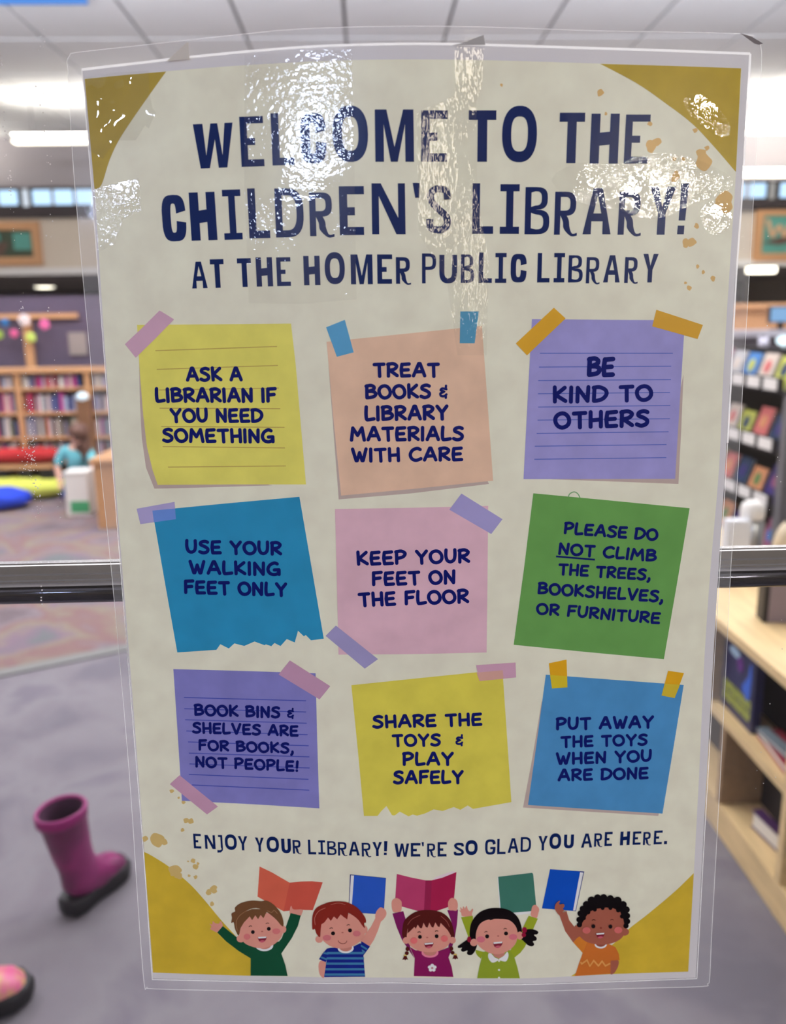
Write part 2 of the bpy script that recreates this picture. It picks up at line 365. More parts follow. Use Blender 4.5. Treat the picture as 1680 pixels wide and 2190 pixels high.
for xx in (.12, .3, .5, .66): MB().box(xx-.05, xx+.05, -.22, -.04, 0.004, .23, M_black).obj('leg', bn)
cushion('bench_cushion', (-2.75, 6.1, .264), (.38, .11, .055), (150, 22, 26), 'long dark red cushion on the low bench')
# globe on a timber post
q = PY(178, 848, 6.0)
t = thing('globe_post', 'timber post topped by a small pale globe beside the child', 'post', (q.x, 6.0, 0))
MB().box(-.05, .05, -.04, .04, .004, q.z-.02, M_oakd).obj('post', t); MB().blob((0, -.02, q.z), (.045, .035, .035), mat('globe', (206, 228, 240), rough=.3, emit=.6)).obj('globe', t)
# storage box
q = PZ(190, 1085, 0); t = thing('storage_box', 'white box with a green lower band beside the child', 'box', (q.x+.02, 5.3, 0))
MB().box(-.07, .09, 0, .18, .005, .3, M_white, bev=.004).obj('body', t); MB().box(-.04, .09, -.004, 0, .03, .11, mat('green_band', (70, 160, 110))).obj('band', t)
MB().box(-.075, .095, -.005, .185, .3, .318, M_white, bev=.004).obj('lid', t)
# oak cabinet end
q = PZ(245, 1132, 0); t = thing('oak_cabinet', 'low oak cabinet partly hidden behind the poster left edge', 'cabinet', (q.x-.1, 4.9, 0))
MB().box(0, .9, .0, .5, .004, .44, M_oak).obj('body', t); MB().box(-.02, .92, -.02, .52, .44, .47, M_oak, bev=.004).obj('top', t)

# child, kneeling and leaning over the box
def skin(name, verts, edges, radii, m, parent, root=0, sub=2):
    me = bpy.data.meshes.new(name); me.from_pydata(verts, edges, []); me.materials.append(m); o = link(name, me, parent)
    sm = o.modifiers.new('skin', 'SKIN'); sm.use_smooth_shade = True; o.modifiers.new('sub', 'SUBSURF').levels = sub; o.modifiers['sub'].render_levels = sub
    for i, r in enumerate(radii): me.skin_vertices[0].data[i].radius = (r, r)
    me.skin_vertices[0].data[root].use_root = True
    return o
cx = PY(165, 1000, 5.75).x
kid = thing('person', 'kneeling child with long brown hair, turquoise top and blue jeans', 'person', (cx, 5.75, 0))
V = [(0, 0, .20), (0.01, -.01, .30), (.03, -.03, .40), (.045, -.06, .455), (.06, -.085, .50),      # pelvis spine chest neck headbase
     (-.09, -.02, .395), (-.13, -.05, .29), (-.1, -.1, .20), (-.09, -.12, .17), (.12, -.06, .39), (.17, -.12, .31), (.17, -.2, .255), (.165, -.22, .235),
     (-.05, 0, .17), (-.06, -.14, .07), (-.06, .06, .05), (-.06, .12, .04), (.05, 0, .17), (.06, -.14, .07), (.06, .06, .05), (.06, .12, .04), (.065, -.1, .545)]
Ed = [(0, 1), (1, 2), (2, 3), (3, 4), (2, 5), (5, 6), (6, 7), (7, 8), (2, 9), (9, 10), (10, 11), (11, 12), (0, 13), (13, 14), (14, 15), (15, 16), (0, 17), (17, 18), (18, 19), (19, 20), (4, 21)]
Ra = [.065, .06, .062, .028, .05, .035, .024, .019, .016, .035, .024, .019, .016, .045, .035, .028, .02, .045, .035, .028, .02, .06]
msk = mat('skin', (226, 178, 160), rough=.6); mtl = mat('turquoise_cloth', (110, 190, 205), rough=.9); mjn = mat('denim', (24, 52, 110), rough=.9); mhr = mat('brown_hair', (84, 56, 46), rough=.6)
skin('body', V, Ed, Ra, msk, kid)
ci = [0, 1, 2, 5, 6, 9, 10]
skin('top', [V[i] for i in ci], [(0, 1), (1, 2), (2, 3), (3, 4), (2, 5), (5, 6)], [.078, .074, .07, .046, .034, .046, .034], mtl, kid)
ci = [0, 13, 14, 15, 17, 18, 19]
skin('jeans', [V[i] for i in ci], [(0, 1), (1, 2), (2, 3), (0, 4), (4, 5), (5, 6)], [.074, .055, .045, .036, .055, .045, .036], mjn, kid)
hb = MB(); hb.blob((.068, -.085, .55), (.072, .07, .075), mhr, dis=.1); hb.blob((.075, -.06, .47), (.055, .05, .1), mhr, dis=.25, fr=5); hb.blob((.1, -.08, .42), (.04, .035, .09), mhr, dis=.3, fr=5)
hb.obj('hair', kid)
fb = MB(); me_ = mat('eye_dark', (30, 22, 20))
for s in (-1, 1): fb.blob((.045+s*.022, -.163, .535), (.007, .004, .008), me_)
fb.blob((.045, -.168, .52), (.007, .008, .008), msk); fb.blob((.045, -.16, .503), (.014, .004, .004), mat('lips', (170, 80, 80))); fb.obj('face_features', kid)
for s, base in ((-1, V[8]), (1, V[12])):
    for k in range(5):
        dx = (k-2)*.007
        skin('finger', [base, (base[0]+dx, base[1]-.016, base[2]-.012), (base[0]+dx*1.3, base[1]-.03+abs(k-2)*.004, base[2]-.026)], [(0, 1), (1, 2)], [.006, .0045, .0035], msk, kid, sub=1)

# ================================================================== BOOTS
def boot(label, loc, rz, lean, c1, c2, tag, shaft=.275):
    t = thing('rain_boot', label, 'boot', loc, rz, group='child rain boots on the carpet')
    m = bpy.data.materials.new('boot_print_'+tag); m.use_nodes = True; nt = m.node_tree; b = nt.nodes['Principled BSDF']; N = nt.nodes.new; L = nt.links.new
    b.inputs['Roughness'].default_value = .35
    tc = N('ShaderNodeTexCoord'); n = N('ShaderNodeTexNoise'); n.inputs['Scale'].default_value = 9 if tag == 'a' else 24; n.inputs['Detail'].default_value = 2
    r = N('ShaderNodeValToRGB'); el = r.color_ramp.elements; el[0].position = .4; el[1].position = .62
    el[0].color = (*[s2l(v) for v in c1], 1); el[1].color = (*[s2l(v) for v in c2], 1)
    L(tc.outputs['Object'], n.inputs['Vector']); L(n.outputs['Fac'], r.inputs['Fac']); L(r.outputs['Color'], b.inputs['Base Color'])
    # sections along the boot: (centre x, centre z, tilt, half length, half width); +x is the toe
    sec = [(-.012+lean*1.0, shaft, 0, .055, .048), (-.010+lean*.8, shaft*.86, 0, .052, .046), (-.006+lean*.4, shaft*.6, 0, .046, .041), (0, shaft*.42, 0.0, .043, .037),
           (.004, shaft*.31, .35, .046, .036), (.022, .062, .85, .05, .037), (.055, .045, 1.35, .042, .040), (.088, .040, 1.5, .034, .042), (.115, .036, 1.57, .028, .038), (.132, .03, 1.6, .017, .026), (.139, .027, 1.6, .004, .008)]
    R = []
    for cx_, cz, ti, hl, hw in sec:
        R.append([(cx_+hl*math.cos(a)*math.cos(ti), hw*math.sin(a), cz+hl*math.cos(a)*math.sin(ti)) for a in [2*math.pi*k/28 for k in range(28)]])
    for Rr in R:
        for i, p in enumerate(Rr):
            if p[2] < .016: Rr[i] = (p[0], p[1], .016)
    b_ = MB(); b_.loft(R, m, cap=False)
    inn = [[(p[0]*q_+sec[0][0]*(1-q_)+dz*.06, p[1]*q_, p[2]-dz) for p in R[0]] for dz, q_ in ((0, .9), (.05, .76), (.12, .6))]
    b_.loft([R[0], inn[0], inn[1], inn[2]], mat('boot_lining', (52, 20, 44), rough=.9), cap=False); b_.obj('upper', t)
    b_ = MB(); rim = mat('boot_rim_'+tag, c1, rough=.4)
    rr = [[(p[0]*s+sec[0][0]*(1-s), p[1]*s, p[2]+dz) for p in R[0]] for s, dz in ((1.0, -.02), (1.07, -.018), (1.08, .002), (1.0, .007), (.92, .002), (.9, -.01))]
    b_.loft(rr, rim, cap=False).obj('rim', t)
    out = [(-.045, 0), (-.039, .026), (-.018, .034), (.03, .034), (.07, .043), (.105, .045), (.132, .03), (.144, 0), (.132, -.03), (.105, -.045), (.07, -.043), (.03, -.034), (-.018, -.034), (-.039, -.026)]
    out = [(a, b__) for a, b__ in out]
    MB().loft([[(a*s, b__*s, z) for a, b__ in out] for s, z in ((.96, .004), (1.03, .008), (1.04, .03), (1.0, .042))], mat('boot_sole', (20, 18, 22), rough=.6)).obj('sole', t)
    return t
pb = PZ(163, 1970, 0)
boot('magenta rain boot with black sole standing upright on the carpet', (pb.x-.005, pb.y+.05, .001), math.radians(66), -.015, (134, 26, 98), (92, 18, 66), 'a', shaft=.262)
pb = PZ(-45, 2185, 0)
boot('pink and yellow striped rain boot cut by the frame edge', (pb.x-.05, pb.y-.0, .001), math.radians(28), 0.0, (206, 96, 140), (200, 180, 90), 'b', shaft=.24)

# ================================================================== RIGHT: maple shelf unit, things on it
XF = 0.878; y0s, y1s = 0.62, 2.9
su = thing('maple_shelf_unit', 'long low maple shelf unit with open compartments by the door', 'shelf', (XF, y0s, 0))
LY = y1s-y0s
MB().box(-.004, .40, 0, LY, .53, .556, M_maple, bev=.003).obj('top', su)
MB().box(0.0, .38, 0.01, LY-.01, .298, .318, M_maple).obj('shelf', su)
MB().box(0.0, .38, 0.01, LY-.01, .066, .086, M_maple).obj('shelf', su)
MB().box(0.002, .018, 0.01, LY-.01, 0.002, .066, M_maple).obj('kick_board', su)
xbk = PY(1650, 1470, 1.464).x-XF
MB().box(xbk, xbk+.015, 0.01, LY-.01, 0.002, .53, mat('back_board_shaded', (30, 22, 20))).obj('back_panel', su)  # compartment shade is put into the board's near-black colour
yd = 1.165-y0s
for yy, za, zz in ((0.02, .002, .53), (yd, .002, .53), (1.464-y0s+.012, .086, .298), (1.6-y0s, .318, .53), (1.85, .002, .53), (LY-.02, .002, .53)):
    MB().box(0.001, .38, yy-.01, yy+.012, za, zz, M_maple if yy < yd+.1 else wood('maple_shade', (150, 122, 92))).obj('divider', su)  # farther dividers use a darker maple with the compartment shade in it
# dark face-out book
def quadpix(pts, xoff): return [PX(a, b, XF+xoff) for a, b in pts]
f0 = PX(1545, 1440, XF+.03); f1 = PX(1612, 1470, XF+.03)
t = thing('storybook', 'dark blue storybook with yellow green title facing out', 'book', (XF+.03, f1.y, .3185))
wb_ = f0.y-f1.y; mnav = mat('cover_navy', (40, 42, 78), rough=.35)
MB().box(0, .004, 0, wb_, 0, .19, mnav).box(.018, .022, 0, wb_, 0, .19, mnav).box(0, .022, -.004, 0, 0, .19, mnav).obj('cover', t)
MB().box(.004, .018, 0.001, wb_-.003, .003, .187, M_page).obj('page_block', t)
mye = mat('title_yellow', (196, 204, 96)); b = MB()
for r_, zt in ((0, .052), (1, .024)):                                       # two rows of chunky title letters, too blurred to read
    n = 6; cw = (wb_-.02)/n
    for k in range(n):
        y = .01+k*cw; b.box(-.0012, 0, y, y+.006, zt, zt+.024, mye); b.box(-.0012, 0, y+cw*.55, y+cw*.55+.006, zt, zt+.024, mye)
        b.box(-.0012, 0, y, y+cw*.75, zt+(0.0 if (k+r_) % 2 else .018), zt+(.006 if (k+r_) % 2 else .024), mye)
b.obj('title_lettering', t)
b = MB(); mbl = mat('print_blue', (64, 104, 200)); b.blob((-.001, .03, .1), (.001, .016, .03), mbl); b.blob((-.001, .022, .13), (.001, .008, .04), mbl); b.blob((-.001, .05, .095), (.001, .008, .015), mbl)
b.blob((-.001, wb_*.65, .165), (.001, .03, .012), mat('print_ice', (170, 196, 220))); b.blob((-.001, wb_*.45, .145), (.001, .018, .02), mat('print_violet', (96, 50, 120))); b.obj('cover_picture', t)
# flat glossy books
def flat(name, label, loc, w, d, h, c, rz=0):
    t = thing(name, label, 'book', loc, rz)
    MB().box(0, w, 0, d, 0, .003, c).box(0, w, 0, d, h-.003, h, c).box(w-.003, w, 0, d, .003, h-.003, c).obj('cover', t)
    MB().box(.003, w-.004, .003, d-.003, .0032, h-.0032, M_page).obj('page_block', t)
flat('picture_book', 'red and grey book lying flat on the middle shelf', (XF+.02, 1.2, .3185), 0.057, .19, .02, mat('cover_red', (150, 52, 66), rough=.25), math.radians(-6))
flat('picture_book', 'pale grey book lying on top of the red one', (XF+.04, 1.21, .339), 0.027, .16, .012, mat('cover_slate', (120, 132, 142), rough=.15), math.radians(4))
flat('picture_book', 'thick white book with plum cover on the lowest shelf', (XF+.06, 1.2, .0865), 0.027, .17, .045, mat('cover_plum', (70, 40, 84), rough=.35), math.radians(8))
# things on top
T = .5565
q = PZ(1597, 1228, T); t = thing('vacuum_flask', 'steel vacuum flask with white rounded lid on the maple shelf', 'flask', (q.x, q.y, T))
MB().lathe([(.001, 0), (.034, 0), (.036, .004), (.036, .16), (.03, .172)], M_steel).obj('body', t)
MB().lathe([(.031, .172), (.034, .176), (.034, .2), (.03, .215), (.016, .224), (.001, .226)], M_white).obj('lid', t)
q = PZ(1563, 1232, T); t = thing('carton', 'white carton with blue print beside the steel flask', 'box', (q.x, q.y-.01, T))
MB().box(-.034, .034, -.02, .02, 0, .175, mat('carton_white', (226, 230, 240)), bev=.002).obj('body', t)
mb2 = mat('carton_blue', (108, 120, 190)); b = MB()
for i, xx in enumerate((-.024, -.012, .0, .012)):
    b.box(xx, xx+.003, -.0212, -.02, .03, .062, mb2); b.box(xx, xx+.009, -.0212, -.02, .044+.006*(i % 2), .049+.006*(i % 2), mb2)
b.obj('printed_letters', t)
q = PZ(1626, 1331, T); t = thing('book_stand', 'mauve display book standing on edge with black spine', 'book', (q.x+.004, q.y, T), math.radians(-8))
MB().box(0, .012, 0, .05, 0, .14, M_black).obj('spine', t); MB().box(.012, .17, .004, .046, .002, .138, mat('mauve_card', (128, 116, 122), rough=.5), bev=.001).obj('page_block', t)
MB().box(.012, .172, 0, .004, 0, .14, mat('mauve_cover', (140, 126, 134))).obj('cover', t)
q = PZ(1672, 1215, T); t = thing('cream_bag', 'cream cloth bag slumped on the maple shelf', 'bag', (q.x, q.y, T+.001))
MB().blob((0.02, 0, .075), (.05, .04, .075), mat('cream_cloth', (214, 200, 176)), dis=.15).obj('body', t)
MB().loft([[(0.02+r*math.cos(a), .02*math.sin(a), z) for a in [k*math.pi/6 for k in range(12)]] for r, z in ((.02, .14), (.026, .155), (.018, .16))], M_black).obj('drawstring_top', t)

# display rack, seen along its face
XR = 1.66
rk = thing('display_rack', 'black display rack with white label strips, face out books', 'rack', (XR, 2.86, 0))
MB().box(0, .32, -.05, .0, 0.002, 1.0, mat('rack_grey', (104, 102, 106))).obj('end_upright', rk)
MB().box(.26, .3, 0, 1.5, 0.002, 1.16, M_black).obj('back_panel', rk)
mlab = mat('label_white', (232, 230, 230)); tiers = [1.035, .79, .555, .32]
for z in tiers:
    b = MB(); b.box(-.01, .26, 0, 1.5, z-.035, z-.025, M_black); b.box(-.014, -.004, 0, 1.5, z-.035, z+.03, M_black); b.obj('tier', rk)
    for k in range(9): MB().box(-.0175, -.0145, .03+k*.15, .145+k*.15, z-.022, z+.024, mlab).obj('label_strip', rk)
fc = [(186, 190, 90), (216, 150, 110), (150, 90, 120), (214, 200, 190), (40, 60, 90), (96, 130, 80), (70, 130, 200), (206, 110, 110), (60, 50, 110), (190, 190, 196)]
fcn = ['lime', 'peach', 'mauve', 'cream', 'dark blue', 'green', 'sky blue', 'salmon', 'indigo', 'silver']; ords = ['nearest', 'second', 'third', 'fourth', 'fifth', 'sixth', 'seventh', 'eighth', 'farthest']
ti_n = ['top', 'second', 'third', 'lowest']
for ti, z in enumerate(tiers):
    for k in range(9):
        c = fc[(ti*4+k*3) % len(fc)]; hgt = random.uniform(.13, .17)
        t = thing('display_book', '%s face out book, %s along the %s tier of the rack' % (fcn[fc.index(c)], ords[k], ti_n[ti]), 'book', (XR+.02, 2.9+k*.15, z-.022), group='face out books, rack %s tier' % ti_n[ti])
        t.rotation_euler = (0, math.radians(18), 0)
        mm = mat('display_%d' % fc.index(c), c, rough=.3)
        MB().box(0, .003, 0, .12, 0, hgt, mm).box(.009, .012, 0, .12, 0, hgt, mm).box(0, .012, .117, .12, 0, hgt, mm).obj('cover', t)
        MB().box(.003, .009, .001, .117, .002, hgt-.002, M_page).obj('page_block', t)
        MB().blob((-.001, .06, hgt*.6), (.001, .03, .03), mat('display_%d' % ((fc.index(c)+4) % 10), fc[(fc.index(c)+4) % 10], rough=.3)).obj('cover_picture', t)
# service desk behind
q = PY(1588, 650, 5.5); zt = q.z
t = thing('service_desk', 'oak service desk with grey counter beyond the rack', 'desk', (q.x-.5, 5.5, 0))
MB().box(0, 2.6, 0, .06, 0.004, 1.17, mat('desk_grey', (120, 112, 120))).obj('front_panel', t)
MB().box(-.02, 2.6, -.2, .5, 1.17, 1.215, mat('counter_grey', (176, 172, 182), rough=.4), bev=.004).obj('counter', t)
MB().box(0, 2.6, .48, .52, 1.215, zt-.03, M_oak).obj('screen_panel', t); MB().box(-.02, 2.6, .44, .56, zt-.03, zt+.01, M_oak, bev=.004).obj('ledge', t)
def monitor(px0, px1, py0, py1, y, label):
    a = PY(px0, py1, y); c = PY(px1, py0, y); t = thing('computer_monitor', label, 'monitor', (a.x, y, a.z))
    w, h = c.x-a.x, c.z-a.z
    MB().box(-.01, w+.01, 0, .03, -.01, h+.01, M_black, bev=.003).obj('casing', t); quadplane('screen', [(0, -.001, 0), (w, -.001, 0), (w, -.001, h), (0, -.001, h)], emis('screen_blue', (150, 196, 245), .9), t)
    MB().box(w*.4, w*.6, .01, .03, 1.217-a.z, -.01, M_black).box(w*.2, w*.8, -.04, .08, 1.2165-a.z, 1.224-a.z, M_black).obj('stand', t)
monitor(1646, 1700, 657, 688, 5.6, 'small computer monitor with pale blue screen on the counter')
q = PY(1676, 728, 5.2); t = thing('desk_lamp', 'small bright desk lamp glowing beside the rack', 'lamp', (q.x, 5.2, 0))
MB().blob((0, 0, q.z), (.05, .05, .035), emis('lamp_bulb', (220, 240, 250), 2.0)).obj('globe', t); MB().lathe([(.09, .004), (.09, .02), (.012, .03), (.012, q.z-.03)], M_steel, seg=12).obj('stand', t)
q = PY(1630, 745, 4.6); t = thing('soft_toy', 'small white soft toy seated on a dark stool', 'toy', (q.x, 4.6, q.z-.07))
MB().blob((0, 0, .035), (.045, .04, .045), mat('plush_white', (214, 214, 232)), dis=.1).obj('body', t); MB().blob((0, -.005, .1), (.032, .03, .03), mat('plush_white', (214, 214, 232))).obj('head', t)
for s in (-1, 1): MB().blob((s*.022, 0, .13), (.01, .008, .014), mat('plush_white', (214, 214, 232))).obj('ear', t)
t2 = thing('stool', 'dark round stool under the white soft toy', 'stool', (q.x, 4.6, 0)); MB().lathe([(.16, q.z-.1), (.18, q.z-.095), (.18, q.z-.075), (.001, q.z-.071)], M_black).obj('seat', t2)
for k in range(4):
    a = k*math.pi/2+.5; MB().box(.13*math.cos(a)-.015, .13*math.cos(a)+.015, .13*math.sin(a)-.015, .13*math.sin(a)+.015, .004, q.z-.1, M_black).obj('leg', t2)

# ================================================================== LOBBY SIDE (behind the camera, seen only as reflections)
M_lob = mat('lobby_wall', (176, 166, 154), rough=.8)
YB = -3.5
MB().box(-4.6, 4.6, YB-.1, YB, 0, 2.8, M_lob).obj('wall_lobby', kind='structure')
MB().box(-4.6, 4.6, YB, -.25, 2.8, 2.9, M_ceil).obj('ceiling_lobby', kind='structure')
MB().box(-4.7, -4.6, YB, -.25, 0, 2.8, M_lob).obj('wall_lobby_left', kind='structure')
MB().box(4.6, 4.7, YB, -.25, 0, 2.8, M_lob).obj('wall_lobby_right', kind='structure')

# ================================================================== GLASS DOOR WITH RAIL
dr = thing('door_1', None, None, (0, 0, 0), kind='structure')
MB().box(-3.2, 3.2, 0.0, 0.008, 0.0, 2.8, clear('door_glass', tint=(.985, .99, .985), boost=1.0, rough=0.0)).obj('glass_pane', dr)
MB().box(-9, 9, 0.01, .1, 2.8, 4.3, M_cream).obj('wall_front', kind='structure')
yr = 0.03
zA = lambda py: (PY(125, py, yr).z)
rail = MB(); M_chr = mat('rail_chrome', (190, 189, 192), rough=.2, metal=1.0); M_chd = mat('rail_dark', (88, 87, 95), rough=.1, metal=1.0)  # tube chrome darkened: its dark reflection is put into the colour
def bar_profile(b, pts, m):                # (depth, z) outline drawn straight along x
    b.loft([[(x, d, z) for d, z in pts] for x in (-1.2, 1.2)], m, smooth=False)
prof = [(.005, 1204), (0, 1204), (0, 1206), (-.0014, 1208), (-.0014, 1225), (-.0024, 1227.5), (-.0024, 1237), (-.0034, 1238.5), (-.0034, 1241.5), (-.0060, 1246.5), (.005, 1246.5)]  # lowest lip shaped to give the bright line on top of the tube
bar_profile(rail, [(yr+d, zA(py)) for d, py in prof], M_chr)
zc = zA(1266.5); rt = (zA(1245)-zA(1291))/2
R = []
for x in (-1.2, 1.2): R.append([(x, yr+.0005-rt*math.sin(a), zc+rt*math.cos(a)) for a in [2*math.pi*k/40 for k in range(40)]])
rail.loft(R, M_chd, smooth=True)
ro = rail.obj('rail', dr); ro['label'] = 'horizontal dark and chrome rail'

# ================================================================== LAMINATED POSTER
def g(X, Z):
    u = max(-1.0, min(1.0, (X-0.024)/0.150)); v = max(0.0, min(1.0, (Z-0.94)/0.475))
    return (0.0035+0.0185*(v**1.6))*max(0.0, math.cos(math.pi*u/2))
BASE = 0.0022
def surf(px, py, off=0.0):
    d = FW + RT*((px-840)/F) + UP*((1095-py)/F)
    X, Z = 0.0, H
    Y = -BASE-off
    for _ in range(6):
        t = (Y-CP.y)/d.y; X = CP.x+d.x*t; Z = CP.z+d.z*t; Y = -BASE-off-g(X, Z)
    t = (Y-CP.y)/d.y
    return (CP.x+d.x*t, Y, CP.z+d.z*t)
poster = thing('laminated_poster', 'laminated childrens library welcome poster taped to the glass', 'poster', surf(906, 2100, 0))
PO = Vector(poster.location); LAY = 0.00004
STEP = 32
class Print:
    """flat print: outlines in the photograph's pixels, cut fine enough to follow the sheet's curve"""
    def __init__(s): s.v = []; s.f = []; s.m = []; s.mats = []
    def poly(s, pts, rgb, layer, holes=(), var=0.05):
        m = ink(rgb, var) if isinstance(rgb, tuple) else rgb
        if m not in s.mats: s.mats.append(m)
        mi = s.mats.index(m); loops = [pts]+list(holes)
        tris = tessellate_polygon([[Vector((p[0], p[1], 0)) for p in l] for l in loops]); allp = [p for l in loops for p in l]
        xs = [p[0] for p in allp]; ys = [p[1] for p in allp]
        if max(xs)-min(xs) < STEP and max(ys)-min(ys) < STEP:
            n = len(s.v); s.v += [surf(p[0], p[1], layer*LAY) for p in allp]
            for t in tris: s.f.append([n+i for i in t]); s.m.append(mi)
            return
        bm = bmesh.new(); vs = [bm.verts.new((p[0], p[1], 0)) for p in allp]
        for t in tris:
            try: bm.faces.new([vs[i] for i in t])
            except ValueError: pass
        for ax in (0, 1):
            lo, hi = (min(xs), max(xs)) if ax == 0 else (min(ys), max(ys)); k = math.floor(lo/STEP)+1
            while k*STEP < hi:
                co = (k*STEP, 0, 0) if ax == 0 else (0, k*STEP, 0)
                bmesh.ops.bisect_plane(bm, geom=bm.verts[:]+bm.edges[:]+bm.faces[:], dist=1e-4, plane_co=co, plane_no=(1, 0, 0) if ax == 0 else (0, 1, 0)); k += 1
        bm.verts.index_update(); n = len(s.v); s.v += [surf(v.co.x, v.co.y, layer*LAY) for v in bm.verts]
        for f in bm.faces: s.f.append([n+v.index for v in f.verts]); s.m.append(mi)
        bm.free()
    def obj(s, name, parent=None, smooth=False, **k):
        parent = parent or poster; o_ = PO
        me = bpy.data.meshes.new(name); me.from_pydata([(v[0]-o_.x, v[1]-o_.y, v[2]-o_.z) for v in s.v], [], s.f)
        for m in s.mats: me.materials.append(m)
        me.polygons.foreach_set('material_index', s.m); me.update()
        bm = bmesh.new(); bm.from_mesh(me)
        for f in bm.faces:
            if f.normal.y > 0: f.normal_flip()
        bm.to_mesh(me); bm.free()
        return link(name, me, parent, **k)
    def ell(s, c, rx, ry, rgb, layer, rot=0.0, n=22, hole=None):
        ca, sa = math.cos(rot), math.sin(rot)
        E = lambda rx, ry: [(c[0]+rx*math.cos(a)*ca-ry*math.sin(a)*sa, c[1]+rx*math.cos(a)*sa+ry*math.sin(a)*ca) for a in [2*math.pi*k/n for k in range(n)]]
        s.poly(E(rx, ry), rgb, layer, holes=[E(rx*hole, ry*hole)[::-1]] if hole else ())
    def ribbon(s, pts, w, rgb, layer, closed=False, cap='round', w2=None):
        n = len(pts); P = [Vector(p) for p in pts]; L, Rr = [], []
        for i in range(n):
            a = P[(i-1) % n] if (closed or i > 0) else None; b = P[(i+1) % n] if (closed or i < n-1) else None
            d1 = (P[i]-a).normalized() if a is not None else None; d2 = (b-P[i]).normalized() if b is not None else None
            d = (d1+d2) if (d1 is not None and d2 is not None) else (d1 if d1 is not None else d2)
            if d.length < 1e-4: d = d1
            d.normalize(); nn = Vector((-d.y, d.x)); c = 1.0
            if d1 is not None and d2 is not None: c = max(.6, abs(nn.dot(Vector((-d1.y, d1.x)))))
            ww = w if w2 is None else w+(w2-w)*i/(n-1)
            L.append(P[i]+nn*ww/2/c); Rr.append(P[i]-nn*ww/2/c)
        if closed: s.poly([tuple(p) for p in L], rgb, layer, holes=[[tuple(p) for p in Rr[::-1]]]); return
        def arc(c, a, b):
            if cap != 'round': return []
            r = (a-c).length; t0 = math.atan2(a.y-c.y, a.x-c.x)
            return [(c.x+r*math.cos(t0+math.pi*k/7*s_), c.y+r*math.sin(t0+math.pi*k/7*s_)) for k in range(1, 7)]
        s_ = -1; LL = [tuple(p) for p in L]; RR = [tuple(p) for p in Rr]
        if n == 2: s.poly(LL+arc(P[-1], L[-1], Rr[-1])+RR[::-1]+arc(P[0], Rr[0], L[0]), rgb, layer); return
        for i in range(n-1): s.poly([LL[i], LL[i+1], RR[i+1], RR[i]], rgb, layer)
        if cap == 'round':
            s.poly([LL[-1]]+arc(P[-1], L[-1], Rr[-1])+[RR[-1]], rgb, layer); s.poly([RR[0]]+arc(P[0], Rr[0], L[0])+[LL[0]], rgb, layer)
def cr(pts, closed=False, k=5):
    n = len(pts); out = []
    for i in range(n if closed else n-1):
        p = [pts[(i+j) % n] if closed else pts[max(0, min(n-1, i+j))] for j in (-1, 0, 1, 2)]
        for j in range(k):
            t = j/k; t2, t3 = t*t, t*t*t
            out.append(tuple(.5*((2*p[1][c])+(-p[0][c]+p[2][c])*t+(2*p[0][c]-5*p[1][c]+4*p[2][c]-p[3][c])*t2+(-p[0][c]+3*p[1][c]-3*p[2][c]+p[3][c])*t3) for c in (0, 1)))
    if not closed: out.append(tuple(pts[-1]))
    return out

# ---- sheet outlines, in photo pixels
PT = [(176, 152), (260, 142), (400, 126), (520, 114), (680, 102), (850, 97), (1000, 98), (1230, 105), (1420, 111), (1601, 118)]
PR_ = [(1601, 118), (1585, 400), (1571, 600), (1561, 800), (1550, 1000), (1537, 1200), (1525, 1400), (1513, 1620), (1502, 1810), (1487, 2091)]
PB = [(1487, 2091), (1300, 2098), (1100, 2104), (950, 2103), (850, 2100), (700, 2101), (500, 2097), (327, 2093)]
PL_ = [(327, 2093), (308, 1820), (282, 1500), (242, 1000), (219, 700), (197, 400), (176, 152)]
paper_out = cr(PT, k=4)+cr(PR_, k=4)[1:]+cr(PB, k=4)[1:]+cr(PL_, k=4)[1:-1]
LO = [(145, 150), (143, 132), (150, 118), (165, 112), (300, 97), (500, 75), (640, 62), (850, 56), (1050, 58), (1280, 66), (1580, 72), (1612, 88), (1628, 112),
      (1620, 280), (1612, 400), (1601, 600), (1589, 800), (1578, 1000), (1563, 1200), (1553, 1400), (1543, 1600), (1532, 1800), (1521, 2000), (1517, 2092), (1512, 2104), (1500, 2110),
      (1360, 2113.5), (1180, 2119), (960, 2122), (700, 2122), (500, 2119), (330, 2115), (315, 2111), (308, 2103), (296, 1950), (276, 1650), (240, 1240), (215, 1000), (187, 700), (160, 400), (150, 250)]
lam_out = cr(LO, closed=True, k=3)
M_paper = ink((176, 173, 174), 0.01)
pp = Print(); pp.poly(paper_out, M_paper, 0); pp.obj('paper')
CREAM = (191, 188, 169)
DT = [(181, 168), (350, 153), (500, 141), (680, 131), (850, 127), (1050, 129), (1283, 136), (1440, 141), (1585, 146)]
DR_ = [(1585, 146), (1573, 368), (1558, 600), (1546, 800), (1537, 1000), (1520, 1200), (1506, 1400), (1495, 1640), (1483, 1867), (1471, 2078)]
DB = [(1471, 2078), (1312, 2083), (1220, 2088), (1100, 2093), (900, 2091), (700, 2090), (536, 2087), (327, 2080)]
DL = [(327, 2080), (308, 1820), (284, 1500), (244, 1000), (221, 700), (202, 405), (181, 168)]
design = cr(DT, k=3)+cr(DR_, k=3)[1:]+cr(DB, k=3)[1:]+cr(DL, k=3)[1:-1]
pp = Print(); pp.poly(design, CREAM, 1.5, var=.06); pp.obj('printed_background')
GOLD = (158, 134, 44); GOLD2 = (172, 146, 44)
def corner(edge, curve, col, lb):
    p = Print(); p.poly(edge+curve, col, 3.0, var=.09); p.obj('corner_shape', label=lb)
